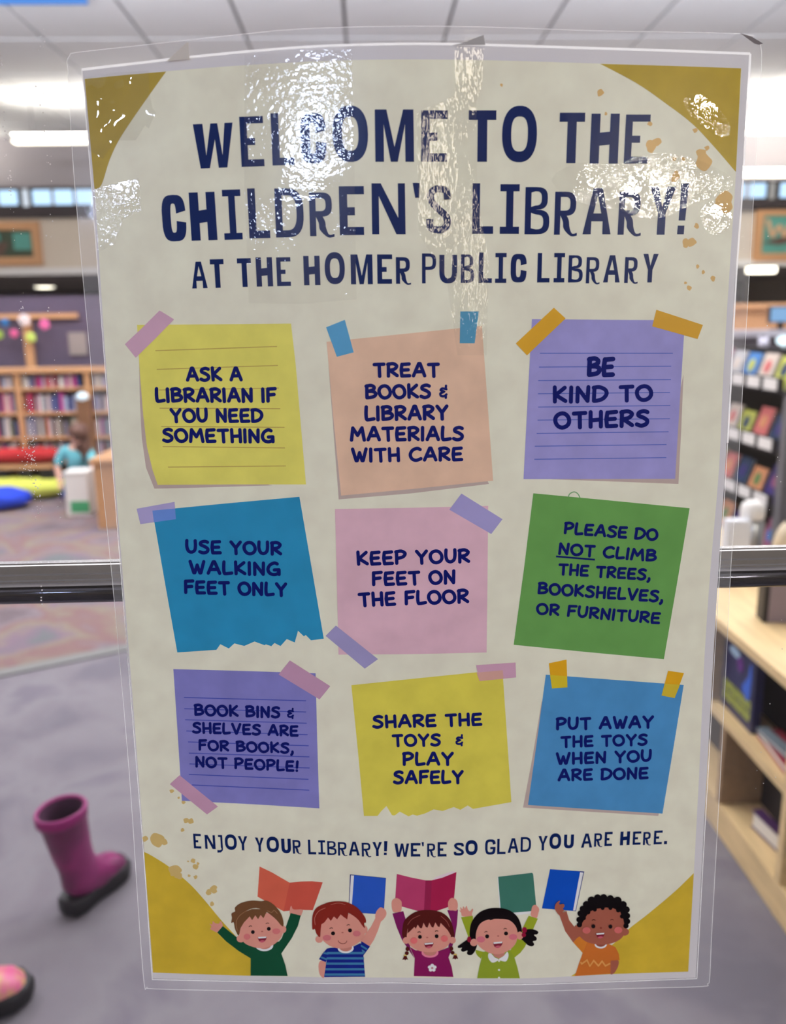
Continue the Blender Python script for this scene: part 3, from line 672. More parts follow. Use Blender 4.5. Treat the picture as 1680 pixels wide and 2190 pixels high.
corner([(202, 405), (181, 169), (260, 161), (355, 153)], cr([(355, 153), (313, 212), (260, 290), (235, 340), (217, 395), (202, 405)])[1:-1], (146, 126, 52), 'mustard corner shape at top left')
corner([(1283, 136.5), (1440, 141), (1584, 146), (1573, 368)], cr([(1573, 368), (1530, 318), (1480, 265), (1420, 219), (1360, 177.5), (1283, 136.5)])[1:-1], (152, 130, 46), 'mustard corner shape at top right')
corner([(536, 2087), (440, 2084), (327, 2080), (308, 1822)], cr([(308, 1822), (324, 1830), (359, 1852), (388, 1875), (414, 1899), (443, 1932), (471, 1966), (507, 2006), (545, 2055), (556, 2087)])[1:-1], GOLD2, 'yellow corner shape at bottom left')
corner([(1483, 1867), (1471, 2078), (1312, 2083), (1220, 2088)], cr([(1220, 2088), (1262, 2060), (1314, 2016), (1345, 1986), (1386, 1954), (1443, 1906), (1483, 1867)])[1:-1], GOLD2, 'yellow corner shape at bottom right')
# ---- splatters
sp = Print(); TAN = (176, 148, 98)
random.seed(3)
for x, y, r in [(1283, 198, 7), (1072, 182, 3), (1295, 243, 3), (1389, 264, 5), (1404, 304, 9), (1391, 313, 11), (1486, 279, 5), (1441, 340, 4), (1461, 340, 4), (1503, 345, 17), (1499, 328, 10), (1511, 317, 5), (1445, 375, 8), (1440, 384, 6),
                (1489, 483, 5), (1466, 520, 8), (1478, 518, 9), (1491, 570, 3.5), (1503, 582, 3.5), (1524, 596, 5), (1465, 605, 3), (1473, 616, 5), (1550, 432, 19), (1533, 436, 5)]:
    sp.poly(cr([(min(1568-(y-400)*.07, x+r*(1+.22*math.sin(3*a+x)+.1*math.sin(5*a+y))*math.cos(a)), y+r*1.1*(1+.2*math.sin(2*a+y))*math.sin(a)) for a in [2*math.pi*k/9 for k in range(9)]], True, 3), (178, 146, 92), 3.4+.01*(x % 7))
sp.obj('paint_splatter')
sp = Print()
for x, y, r in [(367, 1692, 4.5), (382, 1706, 2.5), (392, 1716, 4), (398, 1755, 6), (408, 1756, 6), (390, 1775, 4), (336, 1797, 15), (352, 1801, 6), (310, 1794, 6), (373, 1862, 13), (382, 1873, 8), (413, 1841, 5), (402, 1842, 2), (418, 1854, 6), (423, 1847, 3), (404, 1873, 3), (418, 1876, 4), (457, 1902, 8), (446, 1908, 6), (453, 1933, 4.5)]:
    sp.poly(cr([(x+r*(1+.2*math.sin(3*a+x)+.1*math.sin(5*a+y))*math.cos(a), y+r*(1+.16*math.sin(2*a+y))*math.sin(a)) for a in [2*math.pi*k/9 for k in range(9)]], True, 3), (172, 148, 92), 3.4+.01*(x % 7))
sp.obj('paint_splatter')

# ---- block lettering of the headings
NAVY = (8, 26, 72)
def title_polys(ch, w, h, t, k=1.0):
    """outlines in a w x h box, y down; t = stem, k = bar thickness ratio"""
    b = t*k; P = []; O = lambda *a: P.append((list(a), []))
    rect = lambda x0, y0, x1, y1: O((x0, y0), (x1, y0), (x1, y1), (x0, y1))
    def se(cx, cy, rx, ry, a0, a1, n=20, p=.72):
        out = []
        for i in range(n+1):
            a = math.radians(a0+(a1-a0)*i/n); c, s_ = math.cos(a), math.sin(a)
            out.append((cx+rx*math.copysign(abs(c)**p, c), cy+ry*math.copysign(abs(s_)**p, s_)))
        return out
    def band(o, i): P.append((o+i[::-1], []))
    if ch == 'E': O((0, 0), (w, 0), (w, b), (t, b), (t, h*.43), (w*.62, h*.43), (w*.62, h*.43+b), (t, h*.43+b), (t, h-b), (w*.97, h-b), (w*.97, h), (0, h))
    elif ch == 'L': O((0, 0), (t, 0), (t, h-b), (w, h-b), (w, h), (0, h))
    elif ch == 'T': O((0, 0), (w, 0), (w, b), (w/2+t/2, b), (w/2+t/2, h), (w/2-t/2, h), (w/2-t/2, b), (0, b))
    elif ch == 'I': O((0, 0), (w, 0), (w, b), (w/2+t/2, b), (w/2+t/2, h-b), (w, h-b), (w, h), (0, h), (0, h-b), (w/2-t/2, h-b), (w/2-t/2, b), (0, b))
    elif ch == 'H': O((0, 0), (t, 0), (t, h*.38), (w-t, h*.36), (w-t, 0), (w, 0), (w, h), (w-t, h), (w-t, h*.62), (t, h*.64), (t, h), (0, h))
    elif ch == 'W':
        d = t*1.05; O((0, 0), (d, 0), (w*.29, h*.72), (w*.44, h*.0), (w*.44+d*.72, 0), (w*.70, h*.72), (w-d*.85, 0), (w, 0), (w*.8, h), (w*.8-d*.9, h), (w*.53, h*.36), (w*.36, h), (w*.36-d*.95, h))
    elif ch == 'M': O((0, 0), (t*1.35, 0), (w/2, h*.72), (w-t*1.2, 0), (w, 0), (w, h), (w-t, h), (w-t, h*.28), (w/2+t*.35, h), (w/2-t*.45, h), (t, h*.28), (t, h), (0, h))
    elif ch == 'N': O((0, 0), (t*1.3, 0), (w-t, h*.68), (w-t, 0), (w, 0), (w, h), (w-t*1.3, h), (t, h*.25), (t, h), (0, h))
    elif ch == 'Y': O((0, 0), (t*1.15, 0), (w/2, h*.42), (w-t*1.15, 0), (w, 0), (w/2+t*.52, h*.56), (w/2+t*.52, h), (w/2-t*.52, h), (w/2-t*.52, h*.56))
    elif ch == 'A': P.append(([(w/2-t*.62, 0), (w/2+t*.62, 0), (w, h), (w-t*1.08, h), (w*.70, h*.72), (w*.30, h*.72), (t*1.08, h), (0, h)], [[(w*.36, h*.55), (w*.5, h*.17), (w*.64, h*.55)]]))
    elif ch == 'O': P.append((se(w/2, h/2, w/2, h/2, 0, 360, 34, .86)[:-1], [se(w/2, h/2, w/2-t, h/2-t*1.18, 360, 0, 34, .74)[:-1]]))
    elif ch in 'CG':
        band(se(w*.52, h*.5, w*.52, h*.5, -8 if ch == 'C' else -14, -172, 16, .6), se(w*.5, h*.5, w*.5-t, h*.5-b, -8 if ch == 'C' else -14, -172, 16, .6))
        P.append(([(0, h*.3), (t, h*.3), (t, h*.7), (0, h*.7)], []))
        band(se(w*.52, h*.5, w*.52, h*.5, 180, 4, 16, .6), se(w*.5, h*.5, w*.5-t, h*.5-b, 180, 4, 16, .6)) if ch == 'C' else band(se(w*.52, h*.5, w*.5, h*.5, 180, 0, 16, .6), se(w*.5, h*.5, w*.5-t, h*.5-b, 180, 0, 16, .6))
        if ch == 'G': rect(w*.5, h*.5, w*1.02, h*.5+b*.9)
        P[0] = (P[0][0], []); 
        if ch == 'C':                       # trim the open side
            pass
    elif ch == 'U':
        rect(0, 0, t, h*.62); rect(w-t, 0, w, h*.62); band(se(w/2, h*.6, w/2, h*.4, 180, 0, 16, .8), se(w/2, h*.6, w/2-t, h*.4-b, 180, 0, 16, .8))
    elif ch == 'J':
        rect(w*.25, 0, w*.95, b); rect(w-t*1.1, 0, w-t*.1, h*.7); band([(w-t*.1, h*.68), (w*.95, h*.85), (w*.6, h*.98), (0, h)], [(w-t*1.1, h*.68), (w*.75, h*.8), (w*.45, h*.86), (0, h*.85)])
    elif ch == 'D': P.append(([(0, 0)]+se(w*.42, h/2, w*.58, h/2, -90, 90, 16, .75)+[(0, h)], [[(t, b), (t, h-b)]+se(w*.42, h/2, w*.58-t, h/2-b, 90, -90, 16, .75)]))
    elif ch in 'PR':
        hb_ = h*.56 if ch == 'R' else h*.55
        P.append(([(0, 0)]+se(w*.45, hb_/2, w*.5, hb_/2, -90, 90, 14, .7)+[(t, hb_), (t, h), (0, h)], [[(t, b*.9), (t, hb_-b*.9)]+se(w*.45, hb_/2, w*.5-t, hb_/2-b*.9, 90, -90, 14, .7)]))
        if ch == 'R':
            c = cr([(w*.5, hb_-b*.3), (w*.64, h*.66), (w*.68, h*.82), (w*.80, h*.97), (w*1.02, h*.955)], k=4); c2 = cr([(w*.5-t*1.0, hb_-b*.2), (w*.64-t*1.0, h*.7), (w*.66-t*.9, h*.86), (w*.74, h*1.03), (w*1.02, h*1.02)], k=4)
            band(c, c2)
    elif ch == 'B':
        P.append(([(0, 0)]+se(w*.42, h*.24, w*.5, h*.24, -90, 90, 12, .7)+se(w*.45, h*.74, w*.55, h*.26, -90, 90, 12, .7)+[(0, h)],
                  [[(t, b*.9), (t, h*.48-b*.45)]+se(w*.42, h*.24, w*.5-t, h*.24-b*.7, 90, -90, 12, .7), [(t, h*.48+b*.5), (t, h-b)]+se(w*.45, h*.74, w*.55-t, h*.26-b*.8, 90, -90, 12, .7)]))
    elif ch == 'S':
        c = cr([(w-t*.5, h*.3), (w-t*.6, h*.16), (w*.72, b*.62), (w*.36, b*.58), (t*.62, h*.2), (t*.8, h*.34), (w*.45, h*.48), (w-t*.75, h*.64), (w-t*.55, h*.8), (w*.66, h-b*.55), (w*.34, h-b*.55), (t*.55, h*.86), (t*.5, h*.7)], k=4)
        P.append(('stroke', c, t))
    elif ch == '!': O((w*.12, 0), (w, 0), (w*.82, h*.73), (w*.08, h*.73)); O((w*.03, h*.83), (w*.78, h*.83), (w*.76, h), (0, h))
    elif ch == "'": O((0, 0), (w, 0), (w*.9, h), (w*.35, h))
    elif ch == '.': rect(0, 0, w, h)
    return P
def heading(name, lines, layer=4.5, label=None):
    pr = Print(); n = 0
    for letters, tilt, lean_f in lines:
        for ch, x0, x1, y0, y1, t in letters:
            lean = (945-(x0+x1)/2)/8000*(y1-y0); sl = tilt((x0+x1)/2); w = (x1-x0)-abs(lean); h = (y1-y0)-abs(sl)*w
            ox = x0 if lean > 0 else x0+abs(lean)
            oy = y0 if sl > 0 else y0+abs(sl)*w
            fx = lambda p: (ox+p[0]+lean*p[1]/h, oy+p[1]+sl*p[0])
            for pl in title_polys(ch, w, h, t*1.08, 1.0):
                n += 1; ly = layer+.012*(n % 12)
                if pl[0] == 'stroke': pr.ribbon([fx(p) for p in pl[1]], pl[2], NAVY, ly, cap='butt')
                else: pr.poly([fx(p) for p in pl[0]], NAVY, ly, holes=[[fx(p) for p in hh] for hh in pl[1]], var=.05)
    pr.obj(name, label=label)
L1 = [('W', 412, 503, 262, 361, 18), ('E', 511, 567, 248, 357, 14), ('L', 578, 630, 241, 354, 15), ('C', 640, 697, 241, 350, 19), ('O', 709, 788, 225, 347, 19), ('M', 801, 885, 234, 346, 17), ('E', 900, 957, 236, 346, 17),
      ('T', 1001, 1061, 236, 346, 19), ('O', 1072, 1149, 226, 347, 18), ('T', 1193, 1251, 241, 349, 18), ('H', 1260, 1325, 243, 350, 18), ('E', 1333, 1391, 245, 350, 14)]
L2 = [('C', 343, 399, 416, 517, 17), ('H', 403, 465, 410, 515, 18), ('I', 474, 519, 405, 513, 13), ('L', 528, 578, 402, 510, 15), ('D', 586, 651, 402, 508, 14), ('R', 660, 714, 411, 505, 12.5), ('E', 724, 780, 398, 503, 16), ('N', 794, 867, 392, 501, 14),
      ("'", 882, 897, 391, 423, 13), ('S', 911, 964, 396, 499, 14), ('L', 1009, 1055, 392, 500, 15), ('I', 1068, 1111, 394, 500, 14), ('B', 1121, 1176, 400, 501, 12), ('R', 1184, 1235, 410, 502, 11.5), ('A', 1245, 1309, 402, 501, 15), ('R', 1320, 1373, 410, 502, 12),
      ('Y', 1384, 1446, 399, 502, 15), ('!', 1447, 1473, 392, 501, 18)]
L3 = [('A', 407, 444, 559, 617, 8.5), ('T', 448, 481, 554, 616, 10), ('T', 506, 539, 552, 614, 10), ('H', 546, 584, 550, 613, 10.5), ('E', 590, 623, 550, 612, 8.5), ('H', 648, 685, 547, 610, 10.5), ('O', 693, 738, 539, 608, 10.5), ('M', 749, 797, 544, 608, 10),
      ('E', 806, 839, 544, 607, 9.5), ('R', 846, 878, 550, 607, 8), ('P', 902, 934, 542, 606, 7), ('U', 939, 977, 545, 606, 10), ('B', 985, 1014, 544, 605, 7), ('L', 1023, 1052, 540, 605, 9), ('I', 1058, 1083, 541, 605, 8.5), ('C', 1091, 1125, 543, 604, 10.5),
      ('L', 1148, 1176, 541, 604, 8.5), ('I', 1183, 1208, 541, 604, 8.5), ('B', 1214, 1247, 546, 604, 7), ('R', 1252, 1283, 550, 606, 6.5), ('A', 1289, 1327, 546, 604, 8.5), ('R', 1334, 1365, 550, 605, 7), ('Y', 1372, 1408, 543, 604, 8.5)]
L4 = [('E', 412.5, 431, 1783, 1815, 4.4), ('N', 437, 461, 1785.7, 1816, 4.6), ('J', 462.5, 477.5, 1785.7, 1824, 4), ('O', 479.6, 507, 1784, 1818, 5.6), ('Y', 508, 530, 1788, 1819, 4.6), ('Y', 544.6, 565, 1791, 1822, 4.6), ('O', 569, 597, 1789, 1823, 6), ('U', 600.7, 622.5, 1793.6, 1825, 6.4), ('R', 625, 644, 1796.4, 1826, 4.2),
      ('L', 658, 676, 1795.7, 1827.5, 4.6), ('I', 679.6, 695.7, 1797, 1827.5, 4.2), ('B', 699, 719.6, 1799, 1828.6, 4), ('R', 722, 742, 1801, 1830, 4), ('A', 745, 769, 1800, 1829.6, 5), ('R', 773, 793, 1802.5, 1832, 4), ('Y', 795.7, 817, 1800.7, 1831, 5), ('!', 820, 828.6, 1799, 1828.6, 7),
      ('W', 843, 875, 1804, 1832.5, 5.8), ('E', 878, 899, 1803, 1832, 4.8), ("'", 901, 906, 1801, 1810, 4), ('R', 913, 931, 1804, 1832.5, 4), ('E', 935.4, 955, 1801, 1832, 4.8), ('S', 970, 991.7, 1802, 1830, 5), ('O', 994.6, 1021, 1796.7, 1829, 6), ('G', 1036.7, 1059, 1795, 1828, 4.8), ('L', 1062.5, 1081, 1794, 1827, 4.6),
      ('A', 1085, 1109, 1792.5, 1824, 5), ('D', 1112.5, 1135.4, 1790, 1822, 4.2), ('Y', 1150, 1171, 1787.5, 1819, 4.8), ('O', 1174, 1200, 1782, 1816, 6), ('U', 1205, 1227, 1784.6, 1814.6, 6), ('A', 1241.7, 1266.7, 1782.5, 1813, 5), ('R', 1269.6, 1288, 1782, 1811, 4), ('E', 1291.7, 1309.6, 1779, 1809.6, 4.6),
      ('H', 1325, 1347, 1778, 1808, 6), ('E', 1352, 1371, 1778, 1807, 4.4), ('R', 1374, 1392, 1779, 1807.5, 4), ('E', 1397, 1416.7, 1776, 1806, 4.4), ('.', 1419, 1426, 1798.75, 1805.5, 4)]
heading('heading_lettering', [(L1, lambda x: -.05*max(0, 1-(x-412)/430), 1), (L2, lambda x: -.04*max(0, 1-(x-343)/500), 1)], label='navy heading WELCOME TO THE CHILDREN\'S LIBRARY!')
heading('subheading_lettering', [(L3, lambda x: -.03*max(0, 1-(x-400)/450), 1)], label='navy subheading line naming the public library')
heading('closing_lettering', [(L4, lambda x: .035*(1-(x-412)/430) if x < 860 else -.04*(x-860)/560, 1)], label="navy line ENJOY YOUR LIBRARY! WE'RE SO GLAD YOU ARE HERE.")

# ---- marker hand lettering on the notes: strokes in a unit-high cell, '~' marks a smooth stroke
HG = {
 'A': (.72, [[(.02, 1), (.34, .02), (.42, .02), (.70, 1)], [(.16, .68), (.58, .66)]]),
 'B': (.62, [[(.06, .03), (.05, .98)], '~', [(.02, .06), (.32, .0), (.52, .14), (.44, .36), (.1, .48)], '~', [(.1, .48), (.46, .5), (.62, .7), (.46, .92), (.05, .99)]]),
 'C': (.66, ['~', [(.62, .1), (.44, .0), (.16, .16), (.02, .52), (.12, .86), (.36, 1), (.66, .86)]]),
 'D': (.66, [[(.06, .05), (.04, .97)], '~', [(.02, .05), (.3, .02), (.58, .2), (.66, .5), (.5, .82), (.24, .96), (.04, .98)]]),
 'E': (.56, [[(.08, .03), (.03, .5), (.07, .97)], [(.08, .04), (.52, .0)], [(.05, .5), (.46, .47)], [(.07, .97), (.54, .95)]]),
 'F': (.54, [[(.07, .03), (.05, 1)], [(.07, .04), (.54, .0)], [(.06, .52), (.46, .47)]]),
 'G': (.7, ['~', [(.58, .08), (.4, .0), (.14, .2), (.02, .56), (.12, .88), (.36, 1), (.6, .9), (.68, .62)], [(.4, .6), (.68, .58), (.68, .98)]]),
 'H': (.62, [[(.05, .0), (.06, 1)], [(.57, .0), (.58, 1)], [(.06, .56), (.57, .52)]]),
 'I': (.12, [[(.06, .0), (.05, 1)]]),
 'K': (.6, [[(.05, .0), (.06, 1)], [(.54, .04), (.1, .54), (.58, .98)]]),
 'L': (.5, ['~', [(.06, .0), (.03, .55), (.06, .96), (.2, 1), (.5, .94)]]),
 'M': (.82, [[(.02, 1), (.12, .03), (.4, .62), (.68, .02), (.8, 1)]]),
 'N': (.62, [[(.05, 1), (.06, .03), (.55, .97), (.58, .0)]]),
 'O': (.72, ['o']),
 'P': (.58, [[(.06, .03), (.05, 1)], '~', [(.02, .06), (.34, .0), (.57, .2), (.44, .48), (.08, .6)]]),
 'R': (.6, [[(.06, .03), (.05, 1)], '~', [(.02, .06), (.34, .0), (.56, .18), (.42, .44), (.08, .54)], [(.14, .54), (.58, .96)]]),
 'S': (.58, ['~', [(.54, .08), (.36, .0), (.12, .1), (.1, .3), (.36, .46), (.54, .66), (.48, .9), (.24, 1), (.02, .9)]]),
 'T': (.62, [[(.02, .05), (.6, .02)], [(.32, .04), (.34, 1)]]),
 'U': (.62, ['~', [(.05, .0), (.03, .5), (.12, .88), (.32, .99), (.52, .82), (.58, .45), (.58, .0)]]),
 'V': (.66, [[(.03, .0), (.32, .98), (.36, .98), (.64, .0)]]),
 'W': (.86, [[(.03, .0), (.22, .97), (.28, .97), (.44, .3), (.58, .97), (.64, .97), (.84, .0)]]),
 'Y': (.64, [[(.03, .0), (.32, .5), (.62, .0)], [(.32, .5), (.33, 1)]]),
 '&': (.44, ['~', [(.42, .3), (.16, .24), (.06, .38), (.26, .5), (.04, .64), (.08, .84), (.28, .86), (.42, .72)], [(.4, .02), (.38, .26)], [(.38, .8), (.38, 1)]]),
 ',': (.14, ['~', [(.1, .86), (.1, 1.02), (.02, 1.18)]]),
 '!': (.16, [[(.1, .0), (.07, .62)], [(.06, .95), (.065, .96)]]),
 ' ': (.26, []),
}
GAP = .20
def handline(pr, text, x0, x1, yb0, yb1, h, layer, wt=.222):
    sw = h*wt; sl = (yb1-yb0)/(x1-x0); cap = h-sw
    tot = sum(HG[c][0] for c in text)+GAP*(len(text)-1); ux = (x1-x0-sw)/tot; x = 0.0; n = 0
    for c in text:
        wd, st = HG[c]; sw = h*(wt if c != '&' else .15); j = .012*(ord(c) % 5-2)
        def fx(p, X=x):
            lx = sw/2+(X+p[0])*ux; ly = -sw/2-(1-p[1]-j)*cap; lean = -sl+(945-x0-lx)/8000
            return (x0+lx+ly*lean, yb0+sl*lx+ly)
        sm = False
        for s_ in st:
            n += 1; ly_ = layer+.012*(n % 24)
            if s_ == '~': sm = True; continue
            if s_ == 'o':
                pts = [(wd/2+wd*.49*math.cos(a)*(1+.05*math.sin(2*a)), .5+.49*math.sin(a)) for a in [2*math.pi*k/20 for k in range(20)]]
                pr.ribbon([fx(p) for p in pts], sw, NAVY2, ly_, closed=True); continue
            pts = [fx(p) for p in (cr(s_, k=4) if sm else s_)]; sm = False
            if len(pts) > 2 and len(s_) <= 7 and pts and len(pts) == len(s_):     # sharp corners: separate rounded strokes
                for a, b in zip(pts, pts[1:]): n += 1; pr.ribbon([a, b], sw, NAVY2, layer+.012*(n % 24))
            else: pr.ribbon(pts, sw, NAVY2, ly_)
        x += wd+GAP
NAVY2 = (10, 18, 84)
def subdiv(a, b, n): return [(a[0]+(b[0]-a[0])*k/n, a[1]+(b[1]-a[1])*k/n) for k in range(n)]
def note(label, pts, col, lines, rules=(), rcol=None, shadow=None, tapes=(), under=None, extra=None):
    nt_ = Print(); nt_.poly(pts, col, 5.0, var=.07); o = nt_.obj('printed_note', label=label)
    def sub(name, fn, lb=None):
        p = Print(); fn(p); q = p.obj(name, parent=o, label=lb); return q
    if shadow: sub('printed_shadow', lambda p: p.poly(shadow, (158, 142, 134), 3.8))
    if rules:
        def f(p):
            for a, b in rules: p.ribbon([a, b], 1.9, rcol, 6.5, cap='butt')
        sub('ruled_lines', f)
    def f(p):
        for l in lines: handline(p, l[0], *l[1:6], 8.0)
        if extra: p.ribbon(extra, 3.8, NAVY2, 8.2, cap='butt')
    sub('lettering', f)
    for tp, tc in tapes: sub('printed_tape', lambda p: p.poly(tp, tc, 6.8 if not under else 6.8, var=.04))
    if under:
        for tp, tc in under: sub('tape_overlap', lambda p: p.poly(tp, tc, 7.2))
    return o
PINK = (166, 132, 156); LAV = (136, 130, 170); GT = (182, 138, 40); BT = (76, 134, 168)
note('yellow lined note ASK A LIBRARIAN IF YOU NEED SOMETHING', [(293, 695), (400, 694), (520, 693), (622, 692), (632, 780), (643, 910), (654, 1036), (500, 1036), (337, 1037), (326, 1005), (314, 955), (306, 887), (299, 800)], (188, 181, 88),
     [('ASK A', 397, 520, 817, 816.5, 33), ('LIBRARIAN IF', 331, 593, 862, 862, 34), ('YOU NEED', 363, 564, 905, 905, 33), ('SOMETHING', 346, 588, 947, 949, 33)],
     [((332, 750), (592, 741)), ((335, 790), (594, 781.5)), ((340, 834), (596, 830)), ((341, 873), (599, 874)), ((344.6, 912), (608, 914)), ((347.6, 955), (609, 958)), ((359, 999), (611, 996.5))], (160, 138, 70),
     shadow=[(297, 765), (299, 859), (303, 936), (312, 1000), (330, 1045), (420, 1043), (582, 1038), (500, 1020), (330, 900)], tapes=[([(341, 664), (356, 673), (372, 683), (330, 726), (290, 765), (278, 750), (267, 736), (305, 700)], (172, 138, 154))])
note('peach note TREAT BOOKS & LIBRARY MATERIALS WITH CARE', [(698, 731), (865, 714), (1030, 697), (1042, 860), (1054, 1028), (890, 1045), (729, 1060), (712, 890)], (188, 158, 134),
     [('TREAT', 796, 941, 808, 808, 34), ('BOOKS &', 779, 960, 855, 853, 34), ('LIBRARY', 778, 960, 902, 899, 35), ('MATERIALS', 747, 993, 945, 944, 34), ('WITH CARE', 750, 991, 990, 987, 33)],
     shadow=[(702, 780), (724, 1068), (880, 1055), (1045, 1035), (1030, 1000), (740, 1000)], tapes=[([(697, 700), (737, 684), (756, 753.6), (720, 763)], BT), ([(984, 666), (1023.6, 666), (1014.6, 734), (982.6, 734)], (62, 126, 156))])
note('lavender lined note BE KIND TO OTHERS', [(1137, 682.5), (1300, 684), (1464, 685), (1453, 860), (1443, 1024), (1280, 1024.5), (1119, 1024.7), (1128, 850)], (130, 126, 172),
     [('BE', 1252, 1315, 807, 807, 45), ('KIND TO', 1179, 1396, 864, 859, 39), ('OTHERS', 1182, 1389, 919, 914, 40)],
     [((1080+a/3.652, 640+b/3.652), (1080+c/3.652, 640+d/3.652)) for a, b, c, d in ((270, 422, 1308, 422), (263, 530, 1295, 523), (257, 635, 1293, 628), (255, 738, 1285, 728), (257, 842, 1288, 830), (252, 944, 1285, 933), (245, 1048, 1275, 1035), (230, 1148, 1258, 1135), (227, 1250, 1257, 1237))], (76, 88, 156),
     shadow=[(1461, 800), (1456, 920), (1450, 1035), (1320, 1030), (1180, 1025), (1300, 1000), (1440, 900)], tapes=[([(1184, 658), (1209, 681), (1126.5, 760), (1102.5, 734.5)], GT), ([(1403, 662.5), (1502.5, 695), (1491, 725), (1394, 698)], (176, 134, 44))])
note('teal torn note USE YOUR WALKING FEET ONLY', [(325.7, 1092), (480, 1077), (640, 1062.5), (666, 1214), (692, 1366), (664.7, 1369.4), (653.5, 1358), (649.6, 1361), (637, 1349), (630, 1374), (613, 1366.7), (599.5, 1381.7), (586.7, 1375), (580, 1382), (568, 1378), (566, 1380), (544, 1372), (522, 1381.5), (501, 1376), (489, 1387), (471, 1377.6), (462.6, 1389.7), (379, 1395.4), (352, 1243)], (36, 118, 154),
     [('USE YOUR', 395.5, 604, 1185, 1189, 32), ('WALKING', 403, 601, 1229, 1233, 32), ('FEET ONLY', 392, 615, 1271, 1277, 32)],
     tapes=[([(292, 1088), (373, 1073.4), (376, 1110.4), (300, 1121)], (144, 136, 172))], under=[([(325.7, 1092), (374, 1087.5), (376, 1110.4), (329, 1117)], (88, 118, 176))])
note('pink note KEEP YOUR FEET ON THE FLOOR', [(716, 1088.7), (880, 1086), (1043.4, 1082), (1042, 1240), (1040, 1395.4), (880, 1399), (723.5, 1400), (720, 1244)], (184, 150, 160),
     [('KEEP YOUR', 761, 1006, 1211, 1205, 33), ('FEET ON', 793.6, 975.5, 1254.5, 1250, 33), ('THE FLOOR', 765, 1004, 1299, 1291, 33)],
     tapes=[([(986.4, 1055.6), (1074, 1110.4), (1050, 1142), (960.4, 1090)], LAV), ([(718, 1338), (808, 1409.7), (779.7, 1430), (696, 1360)], (132, 126, 162))])
go = note('green tilted note PLEASE DO NOT CLIMB THE TREES, BOOKSHELVES, OR FURNITURE', [(1140, 1055), (1300, 1070), (1474, 1087), (1447, 1248), (1419, 1409.7), (1260, 1395), (1098, 1379), (1120, 1217)], (86, 132, 68),
     [('PLEASE DO', 1203, 1406, 1143, 1158, 28), ('NOT CLIMB', 1191, 1403, 1186.5, 1203, 28), ('THE TREES,', 1191, 1391, 1230, 1243, 27), ('BOOKSHELVES,', 1147, 1418, 1271.5, 1290, 28), ('OR FURNITURE', 1144, 1411, 1314.5, 1336, 27)], extra=[(1188.5, 1190), (1271.5, 1197)])
p = Print(); p.ribbon(cr([(1215, 1062), (1218, 1056), (1227, 1052), (1235, 1056), (1239.5, 1064)], k=4), 2.2, (96, 136, 90), 5.2); p.obj('loop', parent=go)
Z7 = lambda L_: [((320+a/4, 1400+b/4), (320+c/4, 1400+d/4)) for a, b, c, d in L_]
note('purple lined note BOOK BINS & SHELVES ARE FOR BOOKS, NOT PEOPLE!', [(370.5, 1431), (520, 1435), (674.5, 1440), (678, 1585), (682.5, 1728.8), (540, 1720), (388.8, 1712.5), (380, 1572)], (108, 106, 160),
     [('BOOK BINS &', 414, 631, 1531.5, 1538, 27), ('SHELVES ARE', 410, 639, 1569, 1576.5, 26), ('FOR BOOKS,', 423, 629, 1606, 1613, 25.5), ('NOT PEOPLE!', 416, 640, 1641.5, 1652, 26)],
     Z7(((293, 367, 1337, 395), (295, 463, 1337, 491), (303, 557, 1342, 587), (313, 653, 1350, 685), (328, 747, 1360, 780), (335, 843, 1365, 875), (340, 935, 1367, 970), (335, 1025, 1358, 1067), (360, 1115, 1363, 1160))), (58, 66, 142),
     tapes=[([(619.5, 1412.5), (705.8, 1467.5), (683, 1495.8), (595.5, 1442.5)], (160, 124, 146)), ([(383.8, 1658), (465.8, 1725), (442.5, 1741.8), (363, 1677)], (164, 126, 146))])
note('yellow torn note SHARE THE TOYS & PLAY SAFELY', [(751, 1465.5), (880, 1452), (1017.6, 1438), (1074, 1433), (1084, 1580), (1093, 1715.5), (1011, 1730), (999.8, 1722.6), (984, 1732), (970, 1726), (946, 1734.5), (927, 1731), (908, 1740), (891.4, 1744.5), (882, 1742), (873.6, 1746), (854.5, 1735.7), (843.8, 1744), (838, 1743.5), (826, 1723.8), (814, 1735.7), (807, 1745), (777.9, 1745), (765, 1605)], (182, 172, 68),
     [('SHARE THE', 795, 1032, 1559, 1553, 30), ('TOYS  &', 837, 993, 1598, 1596, 29), ('PLAY', 859, 971, 1639, 1638, 31), ('SAFELY', 839, 992, 1678, 1677, 31)],
     tapes=[([(1017.6, 1422.6), (1102, 1417), (1103, 1448.8), (1024.8, 1456.7)], (172, 134, 152))], under=[([(1018.6, 1438.5), (1074.5, 1433.5), (1076.5, 1451), (1024.8, 1456.7)], (176, 136, 124))])
